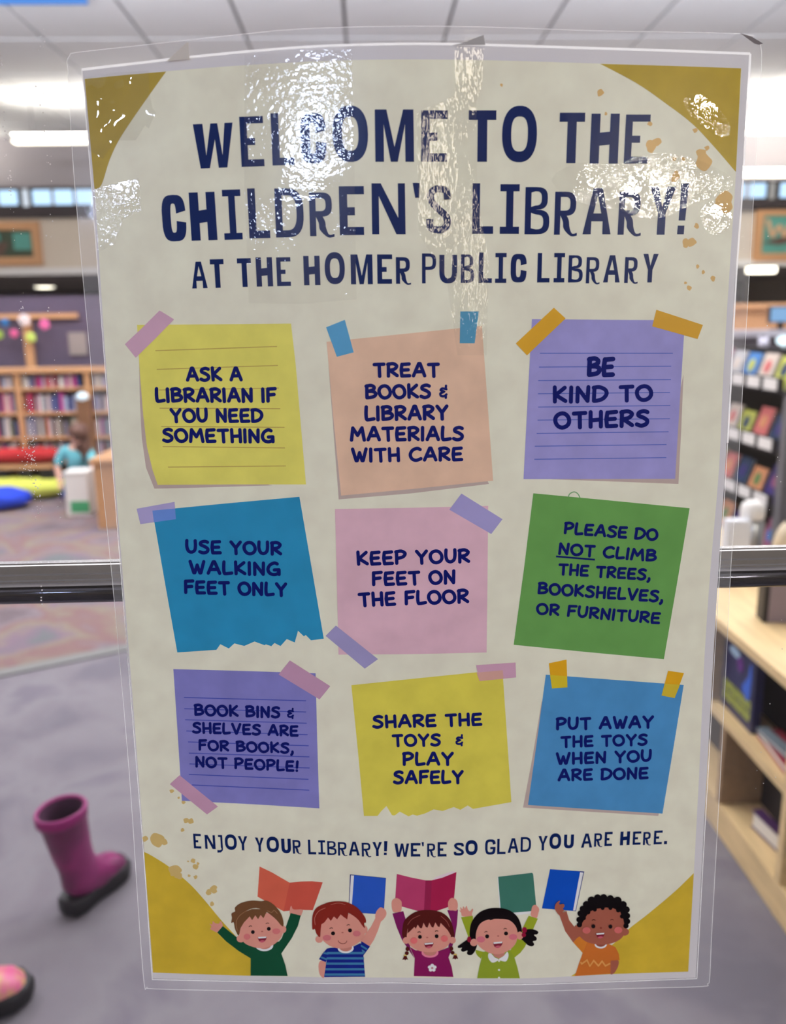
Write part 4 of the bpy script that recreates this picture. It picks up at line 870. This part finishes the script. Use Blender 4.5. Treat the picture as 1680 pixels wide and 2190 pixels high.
note('blue note PUT AWAY THE TOYS WHEN YOU ARE DONE', [(1166.7, 1443), (1314, 1454), (1461.4, 1465), (1439, 1602), (1416, 1740), (1272, 1731), (1128.6, 1721.7), (1148, 1582)], (63, 119, 162),
     [('PUT AWAY', 1187, 1398, 1563, 1558, 29), ('THE TOYS', 1197, 1385, 1600, 1595, 27), ('WHEN YOU', 1187, 1394, 1637, 1630, 28), ('ARE DONE', 1191, 1387, 1672, 1667, 28)],
     shadow=[(1158, 1500), (1138, 1620), (1118, 1727), (1260, 1736), (1407, 1745), (1409, 1735), (1300, 1600)], tapes=[([(1173, 1418.6), (1211, 1410.7), (1213, 1470), (1179.8, 1472.6)], (184, 138, 26)), ([(1428, 1434.5), (1462, 1439.5), (1442, 1493), (1414, 1487.6)], (184, 138, 26))],
     under=[([(1175.6, 1443.6), (1212, 1446.3), (1213, 1470), (1179.8, 1472.6)], (176, 156, 36)), ([(1420.5, 1462), (1453.5, 1464.4), (1442, 1493), (1414, 1487.6)], (172, 150, 44))])

# ---- the five drawn children (outlines on a grid 4.2 x finer than the photo's pixels)
class Kid:
    def __init__(s, ox): s.p = Print(); s.ox = ox; s.l = 5.6
    def t(s, pts): return [(s.ox+a/4.2, 1830+b/4.2) for a, b in pts]
    def nx(s): s.l += .32; return s.l
    def poly(s, pts, c): s.p.poly(s.t(pts), c, s.nx(), var=.04)
    def cv(s, pts, c): s.p.poly(cr(s.t(pts), True, 4), c, s.nx(), var=.04)
    def ell(s, x, y, rx, ry, c, rot=0, hole=None): s.p.ell(s.t([(x, y)])[0], rx/4.2, ry/4.2, c, s.nx(), rot, hole=hole, n=28)
    def line(s, pts, w, c): s.p.ribbon(cr(s.t(pts), k=4), w/4.2, c, s.nx())
    def face(s, eyes, er, brows, cheeks, cc, nose, nc):
        for x, y in eyes: s.ell(x, y, er, er, (22, 16, 18))
        for b in brows: s.line(b, 6, (58, 26, 20))
        for x, y, rx, ry in cheeks: s.ell(x, y, rx, ry, cc)
        s.ell(nose[0], nose[1], 10, 6, nc)
    def mouth(s, x, y, w, h, tilt=0):
        q = lambda a, b: (x+a*w, y+b*h-a*tilt)
        s.cv([q(-.5, 0), q(0, -.02), q(.5, 0), q(.48, .45), q(.2, .92), q(-.05, 1), q(-.32, .8), q(-.48, .4)], (108, 30, 44))
        s.poly([q(-.5, -.04), q(.5, -.04), q(.47, .22), q(-.46, .26)], (226, 218, 208))
        s.cv([q(-.32, .78), q(0, .58), q(.34, .74), q(.12, .98), q(-.1, 1)], (168, 76, 92))
    def done(s, label): return s.p.obj('illustrated_child', label=label)
def book(parent, ox, parts):
    p = Print()
    for i, (pts, c) in enumerate(parts): p.poly([(ox+a/4.2, 1830+b/4.2) for a, b in pts], c, 4.2+.3*i)
    p.obj('illustrated_book', parent=parent)
SK = (182, 124, 110); SKD = (166, 108, 96); CH = (176, 98, 98)
k = Kid(300)
k.cv([(1340, 520), (1345, 470), (1357, 450), (1374, 482), (1455, 484), (1450, 520), (1432, 545), (1360, 545)], SK)
k.poly([(1350, 515), (1440, 538), (1415, 630), (1360, 740), (1265, 880), (1190, 840), (1270, 740)], (14, 62, 40))
k.cv([(700, 690), (650, 672), (625, 655), (640, 640), (622, 612), (645, 618), (650, 588), (672, 606), (705, 610), (718, 588), (734, 604), (738, 640)], SK)
k.poly([(740, 633), (690, 690), (770, 770), (880, 855), (990, 922), (1010, 830), (850, 722)], (14, 62, 40))
k.poly([(860, 740), (990, 922), (990, 1078), (1322, 1081), (1302, 985), (1265, 878), (1290, 760), (1150, 790), (980, 780)], (16, 64, 42))
k.ell(1113, 808, 80, 50, (224, 214, 204)); k.ell(1113, 800, 62, 40, SKD)
k.ell(902, 745, 38, 34, SK); k.ell(1272, 662, 38, 36, SK)
k.cv([(885, 690), (900, 600), (980, 530), (1100, 510), (1200, 540), (1270, 620), (1275, 710), (1210, 790), (1110, 830), (1020, 822), (930, 780)], SK)
k.cv([(885, 716), (850, 660), (838, 600), (816, 604), (822, 560), (818, 520), (850, 500), (850, 465), (905, 425), (1000, 404), (1085, 410), (1130, 403), (1190, 435), (1250, 500), (1280, 570), (1284, 632), (1262, 625), (1225, 580), (1180, 540), (1130, 505), (1040, 470), (950, 500), (905, 590)], (94, 62, 38))
k.poly([(1130, 512), (1105, 562), (1080, 532), (1056, 570), (1032, 535), (1003, 580), (982, 545), (930, 600), (900, 650), (884, 716), (850, 640), (900, 520), (1000, 480), (1100, 480), (1140, 500)], (94, 62, 38))
k.line([(870, 670), (860, 600), (890, 540), (960, 490)], 4, (140, 104, 74)); k.line([(1140, 495), (1180, 510), (1200, 490), (1230, 520)], 4, (140, 104, 74))
k.face([(1010, 686), (1153, 657)], 17, [[(975, 638), (988, 630), (1000, 634)], [(1128, 611), (1140, 605), (1153, 608)]], [(958, 728, 30, 27), (1220, 679, 36, 26)], CH, (1093, 681), (150, 84, 76))
k.mouth(1094, 730, 74, 50, 4)
o = k.done('drawn boy with brown hair and dark green jumper')
book(o, 300, [([(1070, 97), (1180, 150), (1340, 243), (1450, 232), (1540, 230), (1637, 240), (1548, 490), (1440, 486), (1285, 500), (1180, 440), (1052, 368)], (176, 82, 62)), ([(1340, 243), (1450, 232), (1540, 230), (1637, 240), (1548, 490), (1440, 486), (1285, 500)], (168, 70, 56))])
k = Kid(650)
k.cv([(150, 945), (195, 955), (180, 1090), (160, 1092), (138, 1060), (130, 1010), (132, 970)], SK)
k.poly([(505, 775), (545, 710), (600, 640), (640, 560), (690, 592), (660, 680), (625, 760), (590, 812)], SK)
k.cv([(640, 560), (645, 510), (665, 480), (690, 464), (730, 488), (738, 530), (710, 575), (680, 592)], SK)
k.poly([(205, 850), (240, 828), (440, 818), (505, 785), (535, 860), (532, 898), (548, 1088), (178, 1091), (200, 955)], (18, 30, 110))
k.poly([(205, 835), (240, 828), (212, 900), (195, 957), (133, 930), (165, 880)], (18, 30, 110)); k.poly([(515, 768), (592, 816), (530, 899), (498, 840)], (18, 30, 110))
for y in (865, 912, 960, 1010, 1058):
    f_ = (y-830)/260; k.poly([(212-f_*30, y), (532+f_*14, y), (533+f_*15, y+20), (210-f_*30, y+20)], (52, 104, 140))
k.poly([(180, 868), (222, 872), (216, 888), (168, 882)], (52, 104, 140)); k.poly([(155, 905), (208, 925), (203, 940), (144, 918)], (52, 104, 140)); k.poly([(512, 800), (570, 835), (560, 848), (508, 815)], (52, 104, 140)); k.poly([(518, 840), (550, 862), (541, 875), (520, 858)], (52, 104, 140))
k.ell(373, 832, 72, 44, (224, 214, 204)); k.ell(373, 824, 57, 36, SKD)
k.ell(135, 752, 34, 31, SK); k.ell(540, 665, 30, 36, SK)
k.cv([(140, 720), (140, 610), (220, 540), (350, 515), (480, 550), (545, 630), (535, 730), (460, 800), (350, 835), (230, 810)], SK)
k.cv([(142, 732), (110, 700), (96, 660), (78, 665), (72, 640), (75, 540), (110, 470), (190, 430), (250, 414), (330, 412), (400, 424), (480, 470), (545, 550), (556, 600), (540, 606), (545, 650), (520, 625), (480, 570), (410, 520), (330, 490), (220, 500), (165, 580), (150, 660)], (112, 32, 24))
k.poly([(400, 500), (387, 573), (352, 548), (328, 528), (296, 572), (268, 545), (240, 587), (215, 556), (182, 600), (150, 620), (170, 500), (300, 470)], (112, 32, 24))
k.line([(100, 620), (95, 560), (130, 500), (190, 470)], 5, (156, 92, 78)); k.line([(240, 440), (310, 425), (370, 440)], 4, (156, 92, 78))
k.face([(260, 698), (412, 671)], 18, [[(230, 655), (243, 648), (256, 652)], [(385, 626), (398, 619), (410, 623)]], [(205, 738, 38, 26), (472, 700, 35, 26)], (172, 96, 100), (345, 691), (150, 84, 76))
k.line([(305, 762), (318, 781), (345, 791), (372, 784), (384, 766)], 5, (104, 44, 40))
o = k.done('drawn boy with red brown hair and blue striped shirt')
book(o, 650, [([(412, 168), (735, 200), (735, 204), (715, 528), (398, 508)], (20, 34, 90)), ([(420, 176), (450, 178), (428, 510), (402, 506)], (206, 200, 200)), ([(448, 174), (733, 203), (715, 526), (424, 508)], (34, 72, 158))])
k = Kid(650)
for s_ in (((793, 520), (890, 498), (918, 590), (935, 700), (955, 840), (990, 922), (880, 760), (830, 640)), ((1285, 490), (1382, 484), (1372, 620), (1352, 740), (1318, 860), (1290, 930), (1300, 740), (1325, 600))): k.poly(s_, (104, 22, 76))
k.cv([(800, 505), (785, 450), (792, 400), (832, 380), (870, 405), (877, 440), (870, 497), (835, 508)], SK); k.cv([(1300, 485), (1293, 420), (1322, 380), (1365, 395), (1380, 440), (1370, 492), (1335, 492)], SK)
k.poly([(950, 820), (1000, 850), (1200, 860), (1310, 820), (1297, 915), (1325, 1000), (1340, 1090), (985, 1082), (993, 920)], (112, 18, 72))
k.cv([(890, 740), (885, 640), (910, 570), (1000, 505), (1110, 488), (1230, 508), (1310, 575), (1345, 680), (1340, 740), (1250, 800), (1000, 800)], (70, 20, 18))
k.ell(1130, 872, 76, 44, (196, 110, 130)); k.ell(1130, 862, 60, 38, SKD)
k.ell(915, 762, 30, 30, SK); k.ell(1332, 760, 30, 30, SK)
k.cv([(922, 740), (940, 640), (1020, 600), (1120, 590), (1220, 600), (1290, 650), (1318, 740), (1290, 810), (1210, 855), (1120, 868), (1020, 850), (950, 805)], SK)
k.poly([(925, 700), (940, 620), (1020, 560), (1120, 545), (1220, 560), (1300, 640), (1318, 720), (1290, 670), (1226, 604), (1216, 640), (1200, 636), (1178, 600), (1160, 646), (1144, 640), (1124, 602), (1108, 648), (1092, 640), (1072, 602), (1058, 652), (1040, 650), (1020, 620), (1002, 656), (990, 640), (950, 680)], (70, 20, 18))
k.line([(930, 620), (970, 570), (1040, 535)], 5, (130, 66, 60)); k.line([(1230, 545), (1280, 590), (1305, 640)], 5, (130, 66, 60))
for s_, cs in ((-1, ((928, 838), (922, 876), (908, 915))), (1, ((1322, 835), (1332, 872), (1357, 908)))):
    k.ell(*cs[0], 17, 20, (70, 20, 18)); k.ell(*cs[1], 18, 17, (70, 20, 18)); k.poly([(cs[2][0]-8, cs[2][1]-22), (cs[2][0]+8, cs[2][1]-22), (cs[2][0]+26, cs[2][1]+20), (cs[2][0]+10, cs[2][1]+16), (cs[2][0], cs[2][1]+26), (cs[2][0]-10, cs[2][1]+16), (cs[2][0]-26, cs[2][1]+22)], (70, 20, 18)); k.ell(cs[2][0], cs[2][1]-20, 16, 6, (186, 160, 80))
for i in range(5): k.ell(1150+24*math.cos(i*1.2566-1.57), 1008+22*math.sin(i*1.2566-1.57), 16, 15, (222, 210, 208))
k.ell(1150, 1010, 11, 10, (156, 104, 110))
k.face([(1040, 730), (1190, 724)], 17, [[(1020, 690), (1033, 684), (1046, 688)], [(1178, 680), (1190, 674), (1202, 678)]], [(985, 764, 31, 28), (1260, 746, 31, 28)], (186, 92, 92), (1105, 735), (156, 90, 82))
k.mouth(1120, 785, 78, 48, 6)
o = k.done('drawn girl with dark red plaits and magenta top')
book(o, 650, [([(1145, 222), (1190, 188), (1335, 139), (1366, 148), (1250, 200)], (196, 178, 180)), ([(832, 164), (960, 196), (1090, 222), (1075, 512), (960, 480), (815, 440)], (152, 50, 86)), ([(1145, 222), (1240, 198), (1368, 147), (1340, 445), (1240, 480), (1130, 517)], (140, 26, 62)), ([(1090, 222), (1146, 222), (1132, 517), (1075, 512)], (124, 28, 62))])
k = Kid(960)
GRN = (126, 138, 32)
k.cv([(120, 545), (108, 515), (90, 490), (104, 494), (100, 462), (120, 480), (126, 454), (142, 476), (156, 449), (168, 482), (188, 500), (207, 478), (216, 486), (205, 520), (200, 545)], SK)
k.poly([(107, 553), (213, 540), (215, 610), (196, 690), (176, 742)], GRN)
k.cv([(735, 540), (738, 490), (750, 452), (778, 443), (808, 478), (800, 520), (784, 560)], SK)
k.poly([(715, 540), (797, 566), (740, 690), (680, 820), (640, 872), (585, 917), (550, 850), (640, 690)], GRN)
k.poly([(235, 845), (310, 865), (285, 926), (255, 900), (240, 875)], GRN)
k.cv([(190, 742), (150, 762), (110, 790), (78, 815), (86, 830), (116, 826), (106, 848), (125, 864), (164, 852), (160, 880), (180, 893), (210, 886), (240, 840), (250, 780)], (12, 8, 10))
k.cv([(640, 735), (655, 690), (700, 662), (760, 663), (800, 684), (790, 706), (762, 712), (786, 738), (780, 762), (752, 770), (764, 796), (746, 814), (710, 806), (670, 770)], (12, 8, 10))
k.poly([(300, 868), (360, 850), (550, 850), (587, 917), (612, 1000), (635, 1102), (252, 1102), (270, 1000), (290, 926)], (118, 134, 36))
k.cv([(240, 770), (190, 740), (185, 670), (205, 590), (270, 512), (360, 475), (450, 470), (540, 490), (610, 545), (645, 620), (652, 690), (630, 720)], (14, 8, 10))
k.poly([(385, 870), (500, 855), (496, 895), (446, 924), (404, 905)], SKD)
k.cv([(355, 878), (378, 880), (410, 915), (444, 930), (425, 950), (388, 960), (360, 935), (350, 905)], (228, 220, 216)); k.cv([(446, 930), (490, 900), (520, 864), (533, 890), (526, 925), (508, 950), (475, 946)], (228, 220, 216))
for y in (945, 1027, 1097): k.ell(448, y, 10, 9, (206, 200, 180))
k.ell(222, 780, 34, 33, SK); k.ell(635, 718, 30, 36, SK)
k.cv([(242, 760), (245, 680), (280, 610), (350, 575), (450, 568), (540, 580), (600, 640), (615, 720), (590, 800), (520, 860), (440, 885), (350, 870), (275, 820)], SK)
k.poly([(330, 588), (346, 552), (368, 580), (400, 572), (350, 560)], (14, 8, 10))
k.ell(180, 752, 18, 26, (120, 16, 40)); k.ell(677, 668, 22, 26, (120, 16, 44)); k.ell(670, 712, 20, 20, (120, 16, 44))
k.face([(341, 725), (511, 699)], 18, [[(318, 688), (330, 681), (342, 685)], [(490, 660), (503, 653), (516, 658)]], [(285, 752, 38, 28), (574, 730, 37, 26)], (176, 94, 106), (440, 722), (150, 84, 76))
k.mouth(437, 776, 80, 54, 6)
o = k.done('drawn girl with black bunches and olive green shirt')
book(o, 960, [([(434, 200), (440, 190), (470, 520), (735, 496), (732, 520), (458, 549)], (204, 196, 188)), ([(440, 190), (745, 154), (754, 165), (781, 445), (740, 498), (465, 521)], (52, 100, 86))])
k = Kid(1100)
BS = (136, 76, 60)
k.cv([(862, 940), (930, 940), (930, 990), (905, 1040), (888, 1058), (860, 1060)], BS)
k.poly([(400, 530), (466, 500), (490, 580), (545, 650), (600, 725), (525, 778), (455, 680)], BS)
k.poly([(590, 722), (660, 770), (612, 875), (525, 778), (560, 740)], (176, 104, 36))
k.poly([(655, 770), (720, 795), (850, 795), (905, 822), (935, 880), (942, 938), (862, 942), (860, 1060), (540, 1082), (575, 975), (612, 872)], (168, 92, 36))
k.p.ribbon(k.t([(592, 955), (602, 972), (650, 938), (675, 992), (710, 943), (752, 990), (785, 948), (815, 990), (858, 968)]), 3.2, (186, 132, 70), k.nx(), cap='butt')
k.ell(773, 796, 55, 38, (220, 206, 198)); k.ell(773, 789, 43, 30, (120, 62, 50))
k.ell(985, 685, 42, 34, BS); k.ell(565, 655, 34, 32, BS)
k.cv([(560, 660), (590, 560), (680, 480), (800, 455), (920, 480), (985, 560), (1000, 660), (960, 740), (880, 785), (780, 800), (660, 780), (590, 730)], BS)
HC = (12, 8, 10)
k.poly([(575, 620), (580, 540), (620, 455), (700, 390), (800, 365), (900, 378), (985, 430), (1020, 520), (1020, 620), (990, 640), (975, 570), (945, 500), (880, 470), (820, 466), (740, 476), (670, 505), (632, 560), (600, 620)], HC)
for x, y, r in ((582, 620, 24), (580, 575, 26), (592, 520, 28), (612, 478, 28), (645, 440, 32), (690, 402, 34), (745, 380, 32), (800, 378, 32), (860, 385, 30), (925, 405, 36), (975, 440, 32), (1004, 485, 30), (1010, 540, 28), (1010, 590, 28), (1000, 630, 24), (620, 560, 20), (660, 508, 20), (720, 484, 18), (790, 470, 18), (860, 470, 18), (930, 490, 20), (965, 545, 20)): k.ell(x, y, r, r, HC)
k.face([(707, 635), (860, 637)], 18, [[(697, 581), (710, 575), (723, 580)], [(862, 579), (874, 573), (886, 578)]], [(645, 671, 36, 30), (930, 669, 36, 30)], (172, 88, 84), (775, 650), (110, 44, 36))
k.mouth(769, 697, 72, 46, 5)
k.cv([(362, 480), (366, 440), (385, 415), (408, 405), (400, 436), (438, 434), (447, 455), (432, 478), (446, 490), (430, 512), (470, 500), (440, 535), (400, 535)], BS)
o = k.done('drawn boy with black curly hair and orange zigzag shirt')
book(o, 1100, [([(318, 122), (625, 142), (550, 499), (245, 474)], (14, 40, 104)), ([(588, 148), (616, 152), (546, 494), (522, 492)], (202, 192, 194)), ([(318, 122), (588, 143), (524, 496), (247, 473)], (10, 64, 156))])

# ---- the laminate itself: one clear glossy film over the sheet, with its sealed edges
M_film = clear('laminate_gloss', tint=(.985, .985, .99), ior=1.5, boost=.4, rough=0.26, milk=0.0,
               bumps=(((60.0, 60.0, 22.0), 0.0002, None),))
class Sheet(Print):
    pass
fl = Print(); fl.poly(lam_out, M_film, 26); f_o = fl.obj('laminate_film', label='clear glossy laminate over the sheet')
for p_ in f_o.data.polygons: p_.use_smooth = True
M_marg = clear('laminate_margin', tint=(.97, .97, .975), boost=.6, milk=0.09, rough=.06)
mg_ = Print(); mg_.poly(lam_out, M_marg, 2, holes=[paper_out[::-1]]); mg_.obj('clear_margin')
M_edge = bpy.data.materials.new('laminate_edge'); M_edge.use_nodes = True; nt = M_edge.node_tree; nt.nodes.clear()
o_ = nt.nodes.new('ShaderNodeOutputMaterial'); a_ = nt.nodes.new('ShaderNodeBsdfTranslucent'); b_ = nt.nodes.new('ShaderNodeBsdfDiffuse'); c_ = nt.nodes.new('ShaderNodeMixShader')
d_ = nt.nodes.new('ShaderNodeBsdfTransparent'); e_ = nt.nodes.new('ShaderNodeMixShader'); e_.inputs[0].default_value = .5
a_.inputs[0].default_value = (1, 1, 1, 1); b_.inputs[0].default_value = (.9, .9, .9, 1); c_.inputs[0].default_value = .4
nt.links.new(a_.outputs[0], c_.inputs[1]); nt.links.new(b_.outputs[0], c_.inputs[2]); nt.links.new(d_.outputs[0], e_.inputs[1]); nt.links.new(c_.outputs[0], e_.inputs[2]); nt.links.new(e_.outputs[0], o_.inputs[0])
ed_ = Print(); n = len(lam_out)
for i in range(0, n): ed_.ribbon([lam_out[i], lam_out[(i+1) % n]], 1.25, M_edge, 24, cap='butt')
ed_.obj('outer_edge')
M_seal = M_edge.copy(); M_seal.name = 'sealed_edge_glow'; [n_ for n_ in M_seal.node_tree.nodes if n_.type == 'MIX_SHADER' and any(l.from_node.type == 'BSDF_TRANSPARENT' for l in n_.inputs[1].links)][0].inputs[0].default_value = .8
ed_ = Print()
po = [(x+(2.5 if x > 900 else -1.5), y+(2 if y > 1000 else -3)) for x, y in paper_out]; n = len(po)
for i in range(n):
    a, b = po[i], po[(i+1) % n]; top = (a[1] < 170)
    ed_.ribbon([a, b], 5.5 if top else (3.6 if (a[1] < 900 and a[0] > 900) else 1.3), M_seal, 3, cap='butt')  # white seal line also stands in for light refracted from behind
ed_.obj('paper_edge_glow')

# ---- clear sticky tape and folded tabs holding the poster, plus added glint patches
def tape(pts, label, mats_, layer, name='clear_tape'):
    p = Print(); p.poly(pts, mats_, layer)
    c = p.v[0]; me = bpy.data.meshes.new(name); me.from_pydata([(v[0]-c[0], v[1]-c[1], v[2]-c[2]) for v in p.v], [], p.f); me.materials.append(mats_)
    for q_ in me.polygons: q_.use_smooth = True
    o = link(name, me, None, label, 'tape', 'clear tape on the poster'); o.location = c; return o
M_tape = clear('tape_gloss', tint=(.99, .99, .985), ior=1.5, boost=1.8, rough=.02, milk=.03, bumps=(((36.0, 36.0, 36.0), 0.004, None),))
M_tape2 = clear('tape_gloss_vertical', tint=(.995, .995, .99), ior=1.5, boost=1.3, rough=.012, milk=.012, bumps=(((380.0, 380.0, 170.0), 0.00016, None),))
M_tape3 = clear('tape_gloss_pebbled', tint=(.998, .998, .998), ior=1.5, boost=1.4, rough=.01, milk=.004, bumps=((400.0, 0.00034, 26.0),))
M_glint = clear('glint_patch_gloss', tint=(.998, .998, .998), ior=1.5, boost=1.4, rough=.008, bumps=((330.0, 0.00036, 60.0),))
tape([(184, 165), (250, 155), (318, 151), (320, 200), (326, 232), (333, 240), (318, 275), (310, 268), (290, 300), (245, 300), (220, 340), (188, 320)], 'wrinkled clear tape over the top left corner', M_tape, 36)
tape([(972, 100), (1034, 102), (1030, 190), (1018, 215), (1020, 420), (1045, 560), (1040, 760), (978, 760), (955, 600), (895, 500), (890, 240), (972, 205)], 'long clear tape strip down the poster centre', M_tape2, 32)
tape([(522, 118), (640, 108), (752, 104), (758, 400), (762, 640), (640, 650), (532, 648), (522, 400)], 'wide pebbled clear tape over the word WELCOME', M_tape3, 32)
tape(cr([(1178, 385), (1235, 348), (1310, 352), (1385, 328), (1470, 335), (1555, 372), (1560, 405), (1490, 432), (1400, 470), (1320, 448), (1235, 432)], True, 3), 'clear glint patch added across the word LIBRARY', M_glint, 32)  # this and the next two patches are outlined like the glare to sparkle
tape(cr([(1462, 212), (1492, 200), (1540, 235), (1562, 276), (1545, 294), (1500, 268), (1470, 240)], True, 3), 'small clear glint patch added on the top right corner shape', M_glint, 32)
tape(cr([(1498, 448), (1530, 428), (1562, 440), (1560, 482), (1530, 502), (1504, 486)], True, 3), 'small clear glint patch added at the right edge', M_glint, 32)
tape([(198, 405), (296, 380), (302, 450), (262, 470), (248, 520), (210, 540)], 'small pebbled clear tape on the left edge', M_tape3, 32)
M_tab = mat('folded_tab', (208, 200, 190), rough=.4)
tape([(356, 131), (400, 90), (403, 91), (405, 126)], 'small pale folded tab on the top margin', M_tab, 30, 'tape_tab')
tape([(965, 97), (985, 93), (1034, 74), (1037, 96)], 'creased grey tab at the top middle of the poster', mat('tab_grey', (168, 164, 162), rough=.4), 30, 'tape_tab')
tape([(1582, 71), (1606, 78), (1631, 93), (1622, 96), (1612, 93)], 'dark curled corner of clear film at the top right', mat('tab_dark', (112, 104, 106), rough=.3), 30, 'tape_tab')

# ---- dust and dried droplets on the glass
dm = mat('dust_white', (226, 222, 220), rough=.8); bm = bmesh.new(); random.seed(5)
def speck(px, py, r):
    p = PY(px, py, -.0006); r = r*.0001
    bm.faces.new([bm.verts.new((p.x+r*math.cos(a), p.y, p.z+r*math.sin(a))) for a in [2*math.pi*k/6 for k in range(6)]][::-1])
for i in range(230):
    py = random.choice([random.uniform(60, 520), random.uniform(620, 1110), random.uniform(850, 1110)]); col = random.choice([0, 0, 1])
    px = (43+(py-640)*.085+random.gauss(0, 5)) if col == 0 else (112+(py-640)*.04+random.gauss(0, 6))
    if py > 1150 or px < 0: continue
    speck(px, py, random.choice([1.5, 2, 2.5, 3.5]))
for i in range(60): speck(random.gauss(60, 10), random.gauss(975, 22), random.choice([2, 2.5, 3]))
for i in range(25): speck(random.uniform(1615, 1675), random.uniform(420, 1700), random.choice([2, 3]))
for y in (1254, 1262, 1278, 1284, 1292): speck(88+(y % 3), y, 4)
me = bpy.data.meshes.new('glass_dust'); bm.to_mesh(me); bm.free(); me.materials.append(dm)
link('glass_dust', me, None, 'scattered white dust specks dried on the door glass', 'dust', kind='stuff')

# ================================================================== LOBBY WINDOWS AND ADDED GLINT EMITTERS mirrored in the laminate
def mirror(px, py):
    e = 2.0; a = Vector(surf(px, py)); b = Vector(surf(px+e, py)); c = Vector(surf(px, py+e))
    n = (b-a).cross(c-a).normalized(); n = n if n.y < 0 else -n
    d = (a-CP).normalized(); r = d-2*d.dot(n)*n
    t = (YB+.02-a.y)/r.y; return a+r*t
def wallwin(name, label, cat, c, w, h, m, frame=M_white):
    X0, Z0 = c[0]-w/2, c[1]-h/2; f = .03
    t = thing(name, label, cat, (X0, YB, Z0)) if cat else thing(name, None, None, (X0, YB, Z0), kind='structure')
    MB().box(-f, w+f, 0, .03, -f, 0, frame).box(-f, w+f, 0, .03, h, h+f, frame).box(-f, 0, 0, .03, 0, h, frame).box(w, w+f, 0, .03, 0, h, frame).obj('window_frame' if not cat else 'housing', t)
    MB().box(0, w, 0.001, .012, 0, h, m).obj('pane' if not cat else 'diffuser', t)
def mc(px, py): p = mirror(px, py); return (p.x, p.z)
E_win = emis('lobby_daylight', (205, 222, 255), 46.0); E_warm = emis('lobby_lamp', (255, 240, 215), 13.0); E_glint = emis('glint_emitter_glow', (255, 250, 240), 170.0)
wallwin('window_16', None, None, (-.83, 1.73), .54, .26, E_win)
wallwin('window_17', None, None, (.375, 1.55), .15, .46, E_warm)
wallwin('window_18', None, None, (.80, 1.93), .2, .2, E_warm)
wallwin('window_19', None, None, (.80, 1.2), .08, .5, E_warm)
wallwin('window_20', None, None, (-2.75, 1.885), .3, .09, emis('glint_panel_glow', (205, 222, 255), 120.0))  # small glowing panel added on the unseen wall for the left glints
for i, (px, py, w, h, lb) in enumerate(((1275, 402, .12, .06, 'added slim glint emitter nearest the lobby middle'), (1340, 392, .16, .06, 'second added slim glint emitter on the lobby wall'), (1405, 386, .2, .06, 'third added slim glint emitter on the lobby wall'), (1460, 372, .12, .06, 'fourth added slim glint emitter toward the lobby side'), (1512, 246, .14, .07, 'small added glint emitter highest on the lobby wall'), (1530, 465, .14, .07, 'small added glint emitter lowest at the lobby wall end'))):
    c = mc(px, py); c = (min(c[0], 4.45), min(c[1], 2.7)); wallwin('glint_emitter', lb, 'lamp', c, w*1.25, h*1.1, E_glint)  # emitters added on the unseen wall to throw sparkles on the poster
